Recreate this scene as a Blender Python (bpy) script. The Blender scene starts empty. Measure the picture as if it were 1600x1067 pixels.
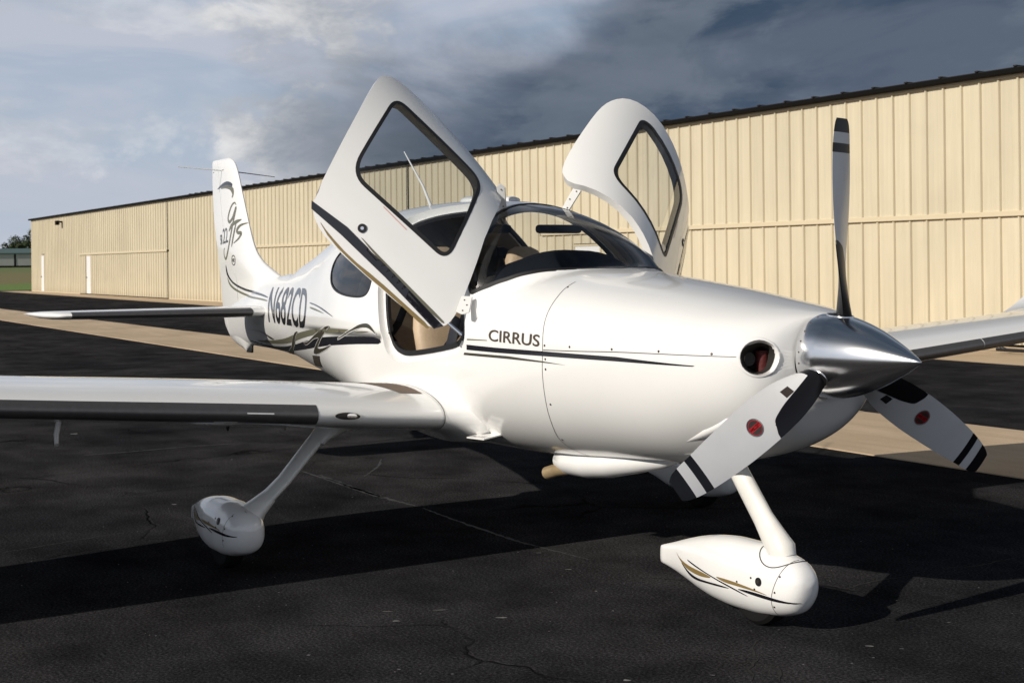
import bpy, bmesh, math, random
import numpy as np
from mathutils import Vector, Matrix, noise
from mathutils.geometry import delaunay_2d_cdt
random.seed(7)
sc=bpy.context.scene; COL=sc.collection
R=math.radians
# ---------------------------------------------------------------- camera
CAMP=np.array([4.21077573,-4.11362952,1.62690106]); YAW=2.6023518; ROLL=.010768; FPX=2151.34; HY=410.66
cd=bpy.data.cameras.new('camera'); cam=bpy.data.objects.new('camera',cd); COL.objects.link(cam)
fw=Vector((math.cos(YAW),math.sin(YAW),0)); rt=Vector((math.sin(YAW),-math.cos(YAW),0)); up=Vector((0,0,1))
cx=rt*math.cos(ROLL)-up*math.sin(ROLL); cy=rt*math.sin(ROLL)+up*math.cos(ROLL)
M=Matrix((cx,cy,-fw)).transposed().to_4x4(); M.translation=Vector(CAMP); cam.matrix_world=M
cd.sensor_width=36; cd.lens=FPX/1600*36; cd.shift_y=(HY-533.5)/1600; cd.clip_end=3000; cd.clip_start=.05
cd.dof.use_dof=True; cd.dof.focus_distance=6.2; cd.dof.aperture_fstop=11
sc.camera=cam
sc.view_settings.view_transform='Standard'; sc.view_settings.look='None'; sc.view_settings.gamma=1; sc.view_settings.use_curve_mapping=False
sc.view_settings.exposure=0.12
# ---------------------------------------------------------------- sun
SUN_EL=R(27); SUN_AZ=math.atan2(.17,-1)
sd=Vector((math.sin(SUN_AZ)*math.cos(SUN_EL),math.cos(SUN_AZ)*math.cos(SUN_EL),math.sin(SUN_EL)))
ld=bpy.data.lights.new('sun','SUN'); ld.energy=4.2; ld.angle=R(.5); ld.color=(1,.925,.82)
lo=bpy.data.objects.new('sun',ld); COL.objects.link(lo); lo.rotation_euler=(-sd).to_track_quat('-Z','Y').to_euler(); lo.location=(0,-20,20)
# ---------------------------------------------------------------- node helpers
class NT:
    def __init__(s,t): s.t=t; s.n=t.nodes; s.l=t.links
    def a(s,ty,**k):
        n=s.n.new(ty)
        for q,v in k.items():
            if q.startswith('i_'): n.inputs[q[2:].replace('_',' ')].default_value=v
            else: setattr(n,q,v)
        return n
    def lk(s,o,i): s.l.new(o,i)
    def put(s,v,i):
        if isinstance(v,bpy.types.NodeSocket): s.l.new(v,i)
        else: i.default_value=v
    def math(s,op,a,b=None,c=None,clamp=False):
        n=s.n.new('ShaderNodeMath'); n.operation=op; n.use_clamp=clamp
        for k,v in enumerate((a,b,c)):
            if v is not None: s.put(v,n.inputs[k])
        return n.outputs[0]
    def noise(s,vec,scale,detail=6,rough=.55,dist=0):
        n=s.n.new('ShaderNodeTexNoise'); n.inputs['Scale'].default_value=scale; n.inputs['Detail'].default_value=detail
        n.inputs['Roughness'].default_value=rough; n.inputs['Distortion'].default_value=dist
        if vec is not None: s.lk(vec,n.inputs['Vector'])
        return n.outputs['Fac']
    def ramp(s,f,pts,interp='LINEAR'):
        n=s.n.new('ShaderNodeValToRGB'); n.color_ramp.interpolation=interp; e=n.color_ramp.elements
        while len(e)<len(pts): e.new(.5)
        for q,(p,c) in zip(e,pts):
            q.position=p; q.color=(c,c,c,1) if isinstance(c,(int,float)) else (*c,1)
        s.put(f,n.inputs[0]); return n.outputs[0]
    def mix(s,f,a,b,mode='MIX'):
        n=s.n.new('ShaderNodeMix'); n.data_type='RGBA'; n.blend_type=mode; n.clamp_factor=True
        s.put(f,n.inputs[0])
        for v,i in ((a,n.inputs[6]),(b,n.inputs[7])):
            if isinstance(v,tuple): v=(*v,1) if len(v)==3 else v
            s.put(v,i)
        return n.outputs[2]
    def vscale(s,v,sc_):
        n=s.n.new('ShaderNodeMapping'); n.inputs['Scale'].default_value=sc_; s.lk(v,n.inputs[0]); return n.outputs[0]
    def dot(s,v,w):
        n=s.n.new('ShaderNodeVectorMath'); n.operation='DOT_PRODUCT'; s.lk(v,n.inputs[0]); n.inputs[1].default_value=w; return n.outputs['Value']
    def sstep(s,v,a,b):
        n=s.n.new('ShaderNodeMapRange'); n.interpolation_type='SMOOTHSTEP'; s.put(v,n.inputs[0]); n.inputs[1].default_value=a; n.inputs[2].default_value=b; return n.outputs[0]
# ---------------------------------------------------------------- world: clear-air sky with a storm bank of cloud
w=bpy.data.worlds.new('World'); sc.world=w; w.use_nodes=True; nt=NT(w.node_tree); nt.n.clear()
tc=nt.a('ShaderNodeTexCoord'); d=tc.outputs['Generated']
sky=nt.a('ShaderNodeTexSky',sky_type='NISHITA',sun_disc=False,sun_elevation=SUN_EL,sun_rotation=SUN_AZ,air_density=1.0,dust_density=1.6,ozone_density=1.5)
sep=nt.a('ShaderNodeSeparateXYZ'); nt.lk(d,sep.inputs[0]); z=sep.outputs[2]
dv=nt.vscale(d,(1,1,2.3))
n1=nt.noise(dv,3.1,3,.5,.3); n2=nt.noise(dv,6.0,10,.60,.35); n3=nt.noise(nt.vscale(d,(1,1,3.6)),4.2,6,.55,.6)
n4=nt.noise(dv,13,8,.6,.3)
side=nt.dot(d,(-.47,.88,0))
over=nt.sstep(z,.25,.75)  # out-of-view overhead darkening, added to lower the ambient light
dark=nt.math('MAXIMUM',over,nt.sstep(nt.math('ADD',nt.math('ADD',side,nt.math('MULTIPLY',nt.math('SUBTRACT',n1,.5),.35)),nt.math('MULTIPLY',nt.math('SUBTRACT',n2,.5),.22)),.73,.92))
base=nt.mix(.88,sky.outputs[0],(3.3,4.1,5.3))
haze=nt.mix(nt.sstep(z,.22,.0),base,(4.2,4.8,5.7))
lilac=nt.mix(nt.math('MULTIPLY',nt.sstep(n3,.36,.58),.85),haze,(4.8,5.05,5.8))
edge=nt.math('MULTIPLY',nt.sstep(dark,.0,.10),nt.math('SUBTRACT',1.0,nt.sstep(dark,.25,.7)))
puff=nt.mix(nt.math('MULTIPLY',nt.sstep(n2,.475,.565),nt.math('ADD',.35,nt.math('MULTIPLY',edge,.65))),lilac,nt.mix(nt.sstep(n4,.35,.62),(4.3,4.6,5.1),(7.6,7.6,7.6)))
dk=nt.mix(nt.sstep(n3,.40,.60),(.42,.68,1.12),(.95,1.22,1.68))
dk=nt.mix(nt.math('MULTIPLY',nt.sstep(n2,.49,.62),nt.math('ADD',.3,nt.math('MULTIPLY',n4,.7))),dk,(1.55,1.85,2.3))
allc=nt.mix(dark,puff,nt.mix(nt.math('MULTIPLY',over,.6),dk,(.3,.42,.6)))
bg=nt.a('ShaderNodeBackground'); bg.inputs[1].default_value=.1; nt.lk(allc,bg.inputs[0])
wo=nt.a('ShaderNodeOutputWorld'); nt.lk(bg.outputs[0],wo.inputs[0])
# ---------------------------------------------------------------- materials
def mat(name,col,rough=.5,metal=0,spec=.5,coat=0,bump=None,var=None,trans=0):
    m=bpy.data.materials.new(name); m.use_nodes=True; t=NT(m.node_tree); b=t.n['Principled BSDF']
    b.inputs['Base Color'].default_value=(*col,1); b.inputs['Roughness'].default_value=rough; b.inputs['Metallic'].default_value=metal
    b.inputs['Specular IOR Level'].default_value=spec; b.inputs['Coat Weight'].default_value=coat; b.inputs['Coat Roughness'].default_value=.04
    tcn=t.a('ShaderNodeTexCoord'); o=tcn.outputs['Object']
    if var:
        sca,amt=var; n=t.noise(o,sca,6,.6); f=t.ramp(n,[(.3,1-amt),(.7,1+amt*.4)])
        t.lk(t.mix(1.0,col,f,'MULTIPLY'),b.inputs['Base Color'])
    if bump:
        sca,st=bump; n=t.noise(o,sca,4,.6); bp=t.a('ShaderNodeBump'); bp.inputs['Strength'].default_value=st; bp.inputs['Distance'].default_value=.01
        t.lk(n,bp.inputs['Height']); t.lk(bp.outputs[0],b.inputs['Normal'])
    return m
MW=mat('white_aircraft_paint',(.80,.80,.79),.25,coat=.8,var=(1.3,.035))
MWG=mat('white_gear_paint',(.74,.73,.69),.3,coat=.3,var=(9,.10))
MIN=mat('cabin_lining',(.26,.225,.18),.85,var=(20,.1))
MLEA=mat('tan_leather',(.50,.38,.26),.55,var=(14,.12),bump=(60,.2))
MDK=mat('dark_glareshield_vinyl',(.008,.010,.016),.8,spec=.15,bump=(150,.2))
MBK=mat('black_stripe_paint',(.010,.010,.014),.22,coat=.5)
MSEAL=mat('black_rubber_seal',(.008,.008,.009),.5)
MSW=mat('dark_bronze_stripe_paint',(.040,.036,.024),.3,coat=.3)
MOL=mat('olive_stripe_paint',(.13,.125,.085),.3,coat=.3)
MGD=mat('gold_stripe_paint',(.22,.155,.06),.3,coat=.3)
MBOOT=mat('brushed_titanium_panel',(.13,.125,.125),.42,metal=.6,var=(30,.12))
MRUB=mat('black_erosion_boot',(.006,.006,.008),.35,spec=.25)
MBLD=mat('pale_grey_blade_paint',(.60,.605,.615),.34,coat=.2,var=(6,.05))
MCHR=mat('polished_aluminium',(.92,.92,.92),.18,metal=1,bump=(5,.03))
MRED=mat('badge_red',(.45,.02,.025),.4)
MTYR=mat('tyre_rubber',(.009,.009,.009),.9,spec=.1)
MINL=mat('dark_inlet_metal',(.03,.028,.026),.6,metal=.3)
MRDF=mat('red_air_filter',(.07,.004,.003),.7,bump=(90,.4))
MEXH=mat('tan_exhaust_pipe',(.50,.38,.22),.45,metal=.5,var=(20,.25))
MWLK=mat('brown_walkway_grit',(.19,.14,.105),.9,bump=(300,.5))
MSCR=mat('screw_metal',(.10,.08,.07),.4,metal=.7)
MBLT=mat('seat_belt_webbing',(.012,.014,.022),.7)
def glassmat(name,tint,amt):
    m=bpy.data.materials.new(name); m.use_nodes=True; t=NT(m.node_tree); t.n.clear()
    tr=t.a('ShaderNodeBsdfTransparent'); tr.inputs[0].default_value=(*tint,1)
    gl=t.a('ShaderNodeBsdfGlossy'); gl.inputs['Roughness'].default_value=.02; gl.inputs[0].default_value=(1,1,1,1)
    fr=t.a('ShaderNodeFresnel'); fr.inputs[0].default_value=amt
    mx=t.a('ShaderNodeMixShader'); t.lk(fr.outputs[0],mx.inputs[0]); t.lk(tr.outputs[0],mx.inputs[1]); t.lk(gl.outputs[0],mx.inputs[2])
    o=t.a('ShaderNodeOutputMaterial'); t.lk(mx.outputs[0],o.inputs[0]); return m
MGL=glassmat('clear_acrylic',(.80,.82,.82),1.42)
MGLT=glassmat('tinted_acrylic',(.62,.65,.67),1.5)
MGLD=glassmat('dark_tinted_acrylic',(.16,.18,.21),1.5)
# ---------------------------------------------------------------- object helpers
def tag(o,label=None,cat=None,group=None,kind=None):
    if label: o['label']=label
    if cat: o['category']=cat
    if group: o['group']=group
    if kind: o['kind']=kind
    return o
def empty(name,loc=(0,0,0)):
    o=bpy.data.objects.new(name,None); COL.objects.link(o); o.location=loc; return o
def link(name,me,parent=None):
    o=bpy.data.objects.new(name,me); COL.objects.link(o)
    if parent: o.parent=parent
    return o
def mesh(name,V,F,mats,parent=None,N=None,mi=None,smooth=True,auto=None):
    me=bpy.data.meshes.new(name); me.from_pydata([tuple(map(float,v)) for v in V],[],[tuple(int(i) for i in f) for f in F])
    for m in (mats if isinstance(mats,(list,tuple)) else [mats]): me.materials.append(m)
    me.polygons.foreach_set('use_smooth',[smooth]*len(me.polygons))
    if mi is not None: me.polygons.foreach_set('material_index',[int(i) for i in mi])
    me.update()
    if N is not None: me.normals_split_custom_set_from_vertices([tuple(map(float,n)) for n in N])
    if auto: 
        me.set_sharp_from_angle(angle=auto)
    return link(name,me,parent)
def bmobj(name,bm,mats,parent=None,smooth=True,auto=R(35)):
    bmesh.ops.recalc_face_normals(bm,faces=bm.faces)
    me=bpy.data.meshes.new(name); bm.to_mesh(me); bm.free()
    for m in (mats if isinstance(mats,(list,tuple)) else [mats]): me.materials.append(m)
    me.polygons.foreach_set('use_smooth',[smooth]*len(me.polygons))
    if smooth and auto: me.set_sharp_from_angle(angle=auto)
    return link(name,me,parent)
def box(bm,a,b,bev=0):
    a=Vector(a);b=Vector(b); r=bmesh.ops.create_cube(bm,size=1,matrix=Matrix.Translation((a+b)/2)@Matrix.Diagonal((*(b-a),1)))
    if bev:
        es=set(e for v in r['verts'] for e in v.link_edges); bmesh.ops.bevel(bm,geom=list(es),offset=bev,segments=3,affect='EDGES',profile=.5)
def loft(secs,close=True,caps=True):
    """secs: list of rings (lists of points) -> V,F"""
    V=[];F=[];n=len(secs[0])
    for s_ in secs: V+=list(s_)
    for i in range(len(secs)-1):
        for j in range(n if close else n-1):
            k=(j+1)%n; F.append((i*n+j,i*n+k,(i+1)*n+k,(i+1)*n+j))
    if caps and close:
        F.append(tuple(range(n))[::-1]); F.append(tuple((len(secs)-1)*n+j for j in range(n)))
    return V,F
def tube(name,pts,rad,mats,parent=None,seg=14,caps=True,orient=None):
    """rad: list of (a,b) radii or floats; orient: reference vector for a axis"""
    pts=[Vector(p) for p in pts]; secs=[]
    for i,p in enumerate(pts):
        t=(pts[min(i+1,len(pts)-1)]-pts[max(i-1,0)]).normalized()
        ref=Vector(orient) if orient else Vector((0,0,1)) if abs(t.z)<.9 else Vector((1,0,0))
        a=(ref-t*ref.dot(t)).normalized(); b=t.cross(a); r=rad[i] if isinstance(rad,(list,tuple)) else rad
        ra,rb=(r if isinstance(r,(tuple,list)) else (r,r))
        secs.append([p+a*ra*math.cos(2*math.pi*k/seg)+b*rb*math.sin(2*math.pi*k/seg) for k in range(seg)])
    V,F=loft(secs,caps=caps); return mesh(name,V,F,mats,parent,auto=R(50))
# ---------------------------------------------------------------- surface maths
def smooth_loop(P,n=6,closed=True,tension=.5):
    P=np.array(P,float); out=[]; m=len(P)
    for i in range(m if closed else m-1):
        if closed: a,b,c,e=P[i-1],P[i],P[(i+1)%m],P[(i+2)%m]
        else: a,b,c,e=P[max(i-1,0)],P[i],P[i+1],P[min(i+2,m-1)]
        for k in range(n):
            t=k/n; out.append(.5*((2*b)+(-a+c)*t+(2*a-5*b+4*c-e)*t*t+(-a+3*b-3*c+e)*t**3))
    if not closed: out.append(P[-1])
    return np.array(out)
def chaikin(P,n=2,closed=True):
    P=np.array(P,float)
    for _ in range(n):
        if closed: Q=np.roll(P,-1,0); P=np.stack([.75*P+.25*Q,.25*P+.75*Q],1).reshape(-1,2)
        else:
            A,B=P[:-1],P[1:]; P=np.vstack([P[:1],np.stack([.75*A+.25*B,.25*A+.75*B],1).reshape(-1,2),P[-1:]])
    return P
def round_poly(P,r,n=6):
    P=np.array(P,float); out=[]; m=len(P); rs=r if isinstance(r,(list,tuple)) else [r]*m
    for i in range(m):
        a,b,c=P[i-1],P[i],P[(i+1)%m]; d1=a-b; d2=c-b; l1=np.linalg.norm(d1); l2=np.linalg.norm(d2); q=min(rs[i],l1*.48,l2*.48)
        p1=b+d1/l1*q; p2=b+d2/l2*q
        for k in range(n+1):
            t=k/n; out.append(p1*(1-t)**2+b*2*t*(1-t)+p2*t*t)
    return np.array(out)
def densify(P,step,closed=True):
    P=np.array(P,float); out=[]; m=len(P)
    for i in range(m if closed else m-1):
        a,b=P[i],P[(i+1)%m]; k=max(1,int(np.ceil(np.linalg.norm(b-a)/step)))
        for j in range(k): out.append(a+(b-a)*j/k)
    if not closed: out.append(P[-1])
    return np.array(out)
def inpoly(pts,poly):
    x,y=pts[:,0],pts[:,1]; r=np.zeros(len(pts),bool); n=len(poly)
    for i in range(n):
        x1,y1=poly[i]; x2,y2=poly[(i+1)%n]
        if y1==y2: continue
        c=((y1>y)!=(y2>y))&(x<(x2-x1)*(y-y1)/(y2-y1)+x1); r^=c
    return r
def tri2d(outer,holes,gx,gy,sv=1.0):
    """triangulate outer minus holes with interior grid; second axis scaled by sv"""
    loops=[np.array(outer,float)]+[np.array(h,float) for h in holes]
    pts=[];edges=[]
    for L in loops:
        b=len(pts); m=len(L); pts+=[(p[0],p[1]*sv) for p in L]; edges+=[(b+i,b+(i+1)%m) for i in range(m)]
    G=np.array([(x,y) for x in gx for y in gy],float)
    if len(G):
        G=G[inpoly(G,loops[0])]
        pts+=[(p[0],p[1]*sv) for p in G]
    v,e,f,_,_,_=delaunay_2d_cdt([Vector(p) for p in pts],edges,[],0,1e-6)
    v=np.array([(q[0],q[1]/sv) for q in v]); f=np.array([t for t in f if len(t)==3])
    c=v[f].mean(axis=1); keep=inpoly(c,loops[0])
    for h in loops[1:]: keep&=~inpoly(c,h)
    return v,f[keep]
def nrm(fn,a,b,ea=1e-3,eb=1e-3):
    du=fn(a+ea,b)-fn(a-ea,b); dv=fn(a,b+eb)-fn(a,b-eb); n=np.cross(du,dv); return n/np.maximum(np.linalg.norm(n,axis=-1,keepdims=True),1e-9)
def patch(name,outer,holes,fn,mats,parent=None,step=(.04,.0125),sv=3.6,off=0,flip=False,grid=None,eb=.0005,densify_=None):
    o=np.array(outer)
    if densify_: o=densify(o*[1,sv],densify_)/[1,sv]; outer=o
    if grid: gx,gy=grid
    else:
        gx=np.arange(o[:,0].min()+step[0]*.5,o[:,0].max(),step[0]); gy=np.arange(o[:,1].min()+step[1]*.5,o[:,1].max(),step[1])
    v,f=tri2d(outer,holes,gx,gy,sv)
    used=np.unique(f); rm=-np.ones(len(v),int); rm[used]=np.arange(len(used)); v=v[used]; f=rm[f]
    P=fn(v[:,0],v[:,1]); N=nrm(fn,v[:,0],v[:,1],eb=eb)
    if flip: N=-N
    P=P+N*off
    t=P[f]; gn=np.cross(t[:,1]-t[:,0],t[:,2]-t[:,0]); s_=(gn*N[f[:,0]]).sum(1)<0; f[s_]=f[s_][:,::-1]
    return mesh(name,P,f,mats,parent,N=N)
def ribbon(name,line,width,fn,mats,parent=None,off=.002,closed=False,thick=0,flip=False,sv=3.6,taper=None):
    """strip following a line on the surface, width in metres (v scaled by sv)"""
    L=np.array(line,float); Q=L*[1,sv]; m=len(Q)
    if closed: T=np.roll(Q,-1,0)-np.roll(Q,1,0)
    else:
        T=np.gradient(Q,axis=0)
    T/=np.maximum(np.linalg.norm(T,axis=1,keepdims=True),1e-9); Nn=np.stack([-T[:,1],T[:,0]],1)
    w_=np.full(m,width/2) if taper is None else width/2*np.interp(np.linspace(0,1,m),*zip(*taper))
    A=(Q+Nn*w_[:,None])/[1,sv]; B=(Q-Nn*w_[:,None])/[1,sv]
    def pp(X,o_): 
        P=fn(X[:,0],X[:,1]); N=nrm(fn,X[:,0],X[:,1],eb=.0005)*(-1 if flip else 1); return P+N*o_
    rings=[pp(A,off),pp(B,off)] if not thick else [pp(A,off-thick),pp(A,off),pp(B,off),pp(B,off-thick)]
    V=np.concatenate(rings); F=[]
    for r_ in range(len(rings)-1):
        for i in range(m if closed else m-1):
            j=(i+1)%m; F.append((r_*m+i,r_*m+j,(r_+1)*m+j,(r_+1)*m+i))
    bm=bmesh.new(); vs=[bm.verts.new(p) for p in V]
    for q in F: bm.faces.new([vs[i] for i in q])
    return bmobj(name,bm,mats,parent)
def rim(name,line,fn,o0,o1,mats,parent=None,flip=False):
    L=np.array(line,float); N=nrm(fn,L[:,0],L[:,1],eb=.0005)*(-1 if flip else 1); P=fn(L[:,0],L[:,1]); m=len(L)
    V=np.concatenate([P+N*o0,P+N*o1]); F=[(i,(i+1)%m,m+(i+1)%m,m+i) for i in range(m)]
    return mesh(name,V,F,mats,parent)
_tc={}
def text_polys(s,shear=0,bold=0):
    """mesh of a word, returned as verts (unit box) and faces"""
    cu=bpy.data.curves.new('t','FONT'); cu.body=s; cu.shear=shear; cu.offset=bold; cu.resolution_u=4
    o=bpy.data.objects.new('t',cu); COL.objects.link(o); bpy.context.view_layer.update()
    me=bpy.data.meshes.new_from_object(o.evaluated_get(bpy.context.evaluated_depsgraph_get()))
    bm=bmesh.new(); bm.from_mesh(me)
    xs=[v.co.x for v in bm.verts]; ys=[v.co.y for v in bm.verts]; x0,x1,y0,y1=min(xs),max(xs),min(ys),max(ys)
    for v in bm.verts: v.co=Vector(((v.co.x-x0)/(x1-x0),(v.co.y-y0)/(y1-y0),0))
    bmesh.ops.remove_doubles(bm,verts=bm.verts,dist=1e-5)
    for k in range(1,24): bmesh.ops.bisect_plane(bm,geom=bm.verts[:]+bm.edges[:]+bm.faces[:],plane_co=(k/24,0,0),plane_no=(1,0,0))
    for k in range(1,6): bmesh.ops.bisect_plane(bm,geom=bm.verts[:]+bm.edges[:]+bm.faces[:],plane_co=(0,k/6,0),plane_no=(0,1,0))
    bm.verts.ensure_lookup_table(); V=np.array([v.co[:2] for v in bm.verts]); F=[[v.index for v in f.verts] for f in bm.faces]
    bm.free(); bpy.data.objects.remove(o); bpy.data.curves.remove(cu); bpy.data.meshes.remove(me); return V,F
def text_on(name,s,quad,fn,mats,parent=None,off=.002,shear=0,bold=0,conv=None,flip=False,eb=.0005):
    """quad: BL,BR,TR,TL in surface coordinates (or through conv)"""
    V,F=text_polys(s,shear,bold); q=np.array(quad,float); u,v=V[:,:1],V[:,1:]
    X=q[0]*(1-u)*(1-v)+q[1]*u*(1-v)+q[2]*u*v+q[3]*(1-u)*v
    if conv: X=conv(X)
    P=fn(X[:,0],X[:,1]); N=nrm(fn,X[:,0],X[:,1],eb=eb)*(-1 if flip else 1); P=P+N*off
    bm=bmesh.new(); vs=[bm.verts.new(p) for p in P]
    for f in F:
        try: bm.faces.new([vs[i] for i in f])
        except ValueError: pass
    me=bpy.data.meshes.new(name); bm.to_mesh(me); bm.free(); me.materials.append(mats); me.polygons.foreach_set('use_smooth',[True]*len(me.polygons)); me.update(); me.normals_split_custom_set_from_vertices([tuple(n) for n in N])
    return link(name,me,parent)
# ---------------------------------------------------------------- fuselage surface
def pchip(xs,ys):
    xs=np.array(xs,float); ys=np.array(ys,float)
    if xs[0]>xs[-1]: xs=xs[::-1]; ys=ys[::-1]
    h=np.diff(xs); d=np.diff(ys)/h; m=np.zeros(len(xs))
    for i in range(1,len(xs)-1):
        if d[i-1]*d[i]>0:
            w1=2*h[i]+h[i-1]; w2=h[i]+2*h[i-1]; m[i]=(w1+w2)/(w1/d[i-1]+w2/d[i])
    m[0]=d[0]; m[-1]=d[-1]
    def f(x):
        x=np.clip(np.asarray(x,float),xs[0],xs[-1]); i=np.clip(np.searchsorted(xs,x)-1,0,len(xs)-2)
        t=(x-xs[i])/h[i]
        return (ys[i]*(1+2*t)*(1-t)**2+h[i]*m[i]*t*(1-t)**2+ys[i+1]*t*t*(3-2*t)+h[i]*m[i+1]*t*t*(t-1))
    return f
CZ=1.2
# lower body: x, top, bottom, half width, exponent top, exponent bottom
BODY=[(-.10,1.385,1.045,.170,2.0,2.0),(-.106,1.393,1.01,.24,2.1,2.0),(-.125,1.402,.965,.31,2.1,2.1),(-.17,1.413,.90,.375,2.2,2.2),
(-.25,1.428,.835,.43,2.3,2.2),(-.45,1.458,.755,.495,2.3,2.2),(-.8,1.505,.685,.545,2.4,2.3),(-1.3,1.56,.635,.59,2.5,2.25),(-1.7,1.60,.605,.615,2.5,2.25),
(-2.2,1.62,.59,.635,2.5,2.35),(-2.8,1.62,.59,.645,2.5,2.5),(-3.4,1.62,.625,.635,2.5,2.7),(-4.0,1.61,.70,.575,2.4,2.4),(-4.6,1.60,.78,.48,2.3,2.2),(-5.2,1.585,.85,.37,2.2,2.1),
(-5.8,1.57,.92,.275,2.1,2.0),(-6.4,1.53,.945,.185,1.8,2.0),(-7.0,1.40,.955,.105,1.6,2.0),(-7.5,1.28,1.0,.04,1.6,2.0)]
CAN=[(-1.50,1.50,.40,2.4),(-1.70,1.635,.51,2.6),(-1.9,1.765,.58,2.7),(-2.1,1.865,.615,2.6),(-2.3,1.932,.632,2.4),(-2.5,1.972,.64,2.25),(-2.8,1.995,.645,2.15),(-3.3,2.005,.645,2.1),(-3.8,1.99,.61,2.1),(-4.3,1.945,.53,2.1),
(-4.8,1.85,.43,2.05),(-5.3,1.72,.33,2.0),(-5.7,1.62,.25,2.0),(-6.0,1.50,.2,2.0)]
def setup():
    global bt,bb,bw,bnt,bnb,ct,cw,cn
    B=np.array(BODY); C=np.array(CAN)
    bt,bb,bw,bnt,bnb=[pchip(B[:,0],B[:,k]) for k in range(1,6)]
    ct,cw,cn=[pchip(C[:,0],C[:,k]) for k in range(1,4)]
setup()
def rad(x,th):
    x=np.asarray(x,float); c=np.abs(np.cos(th)); s=np.sin(th); up=s>=0; s=np.abs(s)
    h=np.where(up,bt(x)-CZ,CZ-bb(x)); n=np.where(up,bnt(x),bnb(x)); w=bw(x)
    ra=((c/w)**n+(s/h)**n)**(-1/n)
    n2=cn(x); rb=((c/cw(x))**n2+(s/np.maximum(ct(x)-CZ,.05))**n2)**(-1/n2)
    rb=np.where(up&(x<-1.5)&(x>-6.05),rb,0)
    k=.008
    return np.where(rb>0, k*np.logaddexp(ra/k,rb/k), ra)
def S(x,v):   # v in turns: 0 bottom, .25 starboard (-y), .5 top, .75 port
    th=(np.asarray(v)*2*np.pi)
    a=-np.pi/2-th   # v=0 -> down, v=.25 -> angle -pi -> -y
    r=rad(x,a)
    return np.stack([np.broadcast_to(x,r.shape),r*np.cos(a),CZ+r*np.sin(a)],-1)
def V(y,z):
    a=np.arctan2(z-CZ,y); return ((-np.pi/2-a)/(2*np.pi))%1
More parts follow.
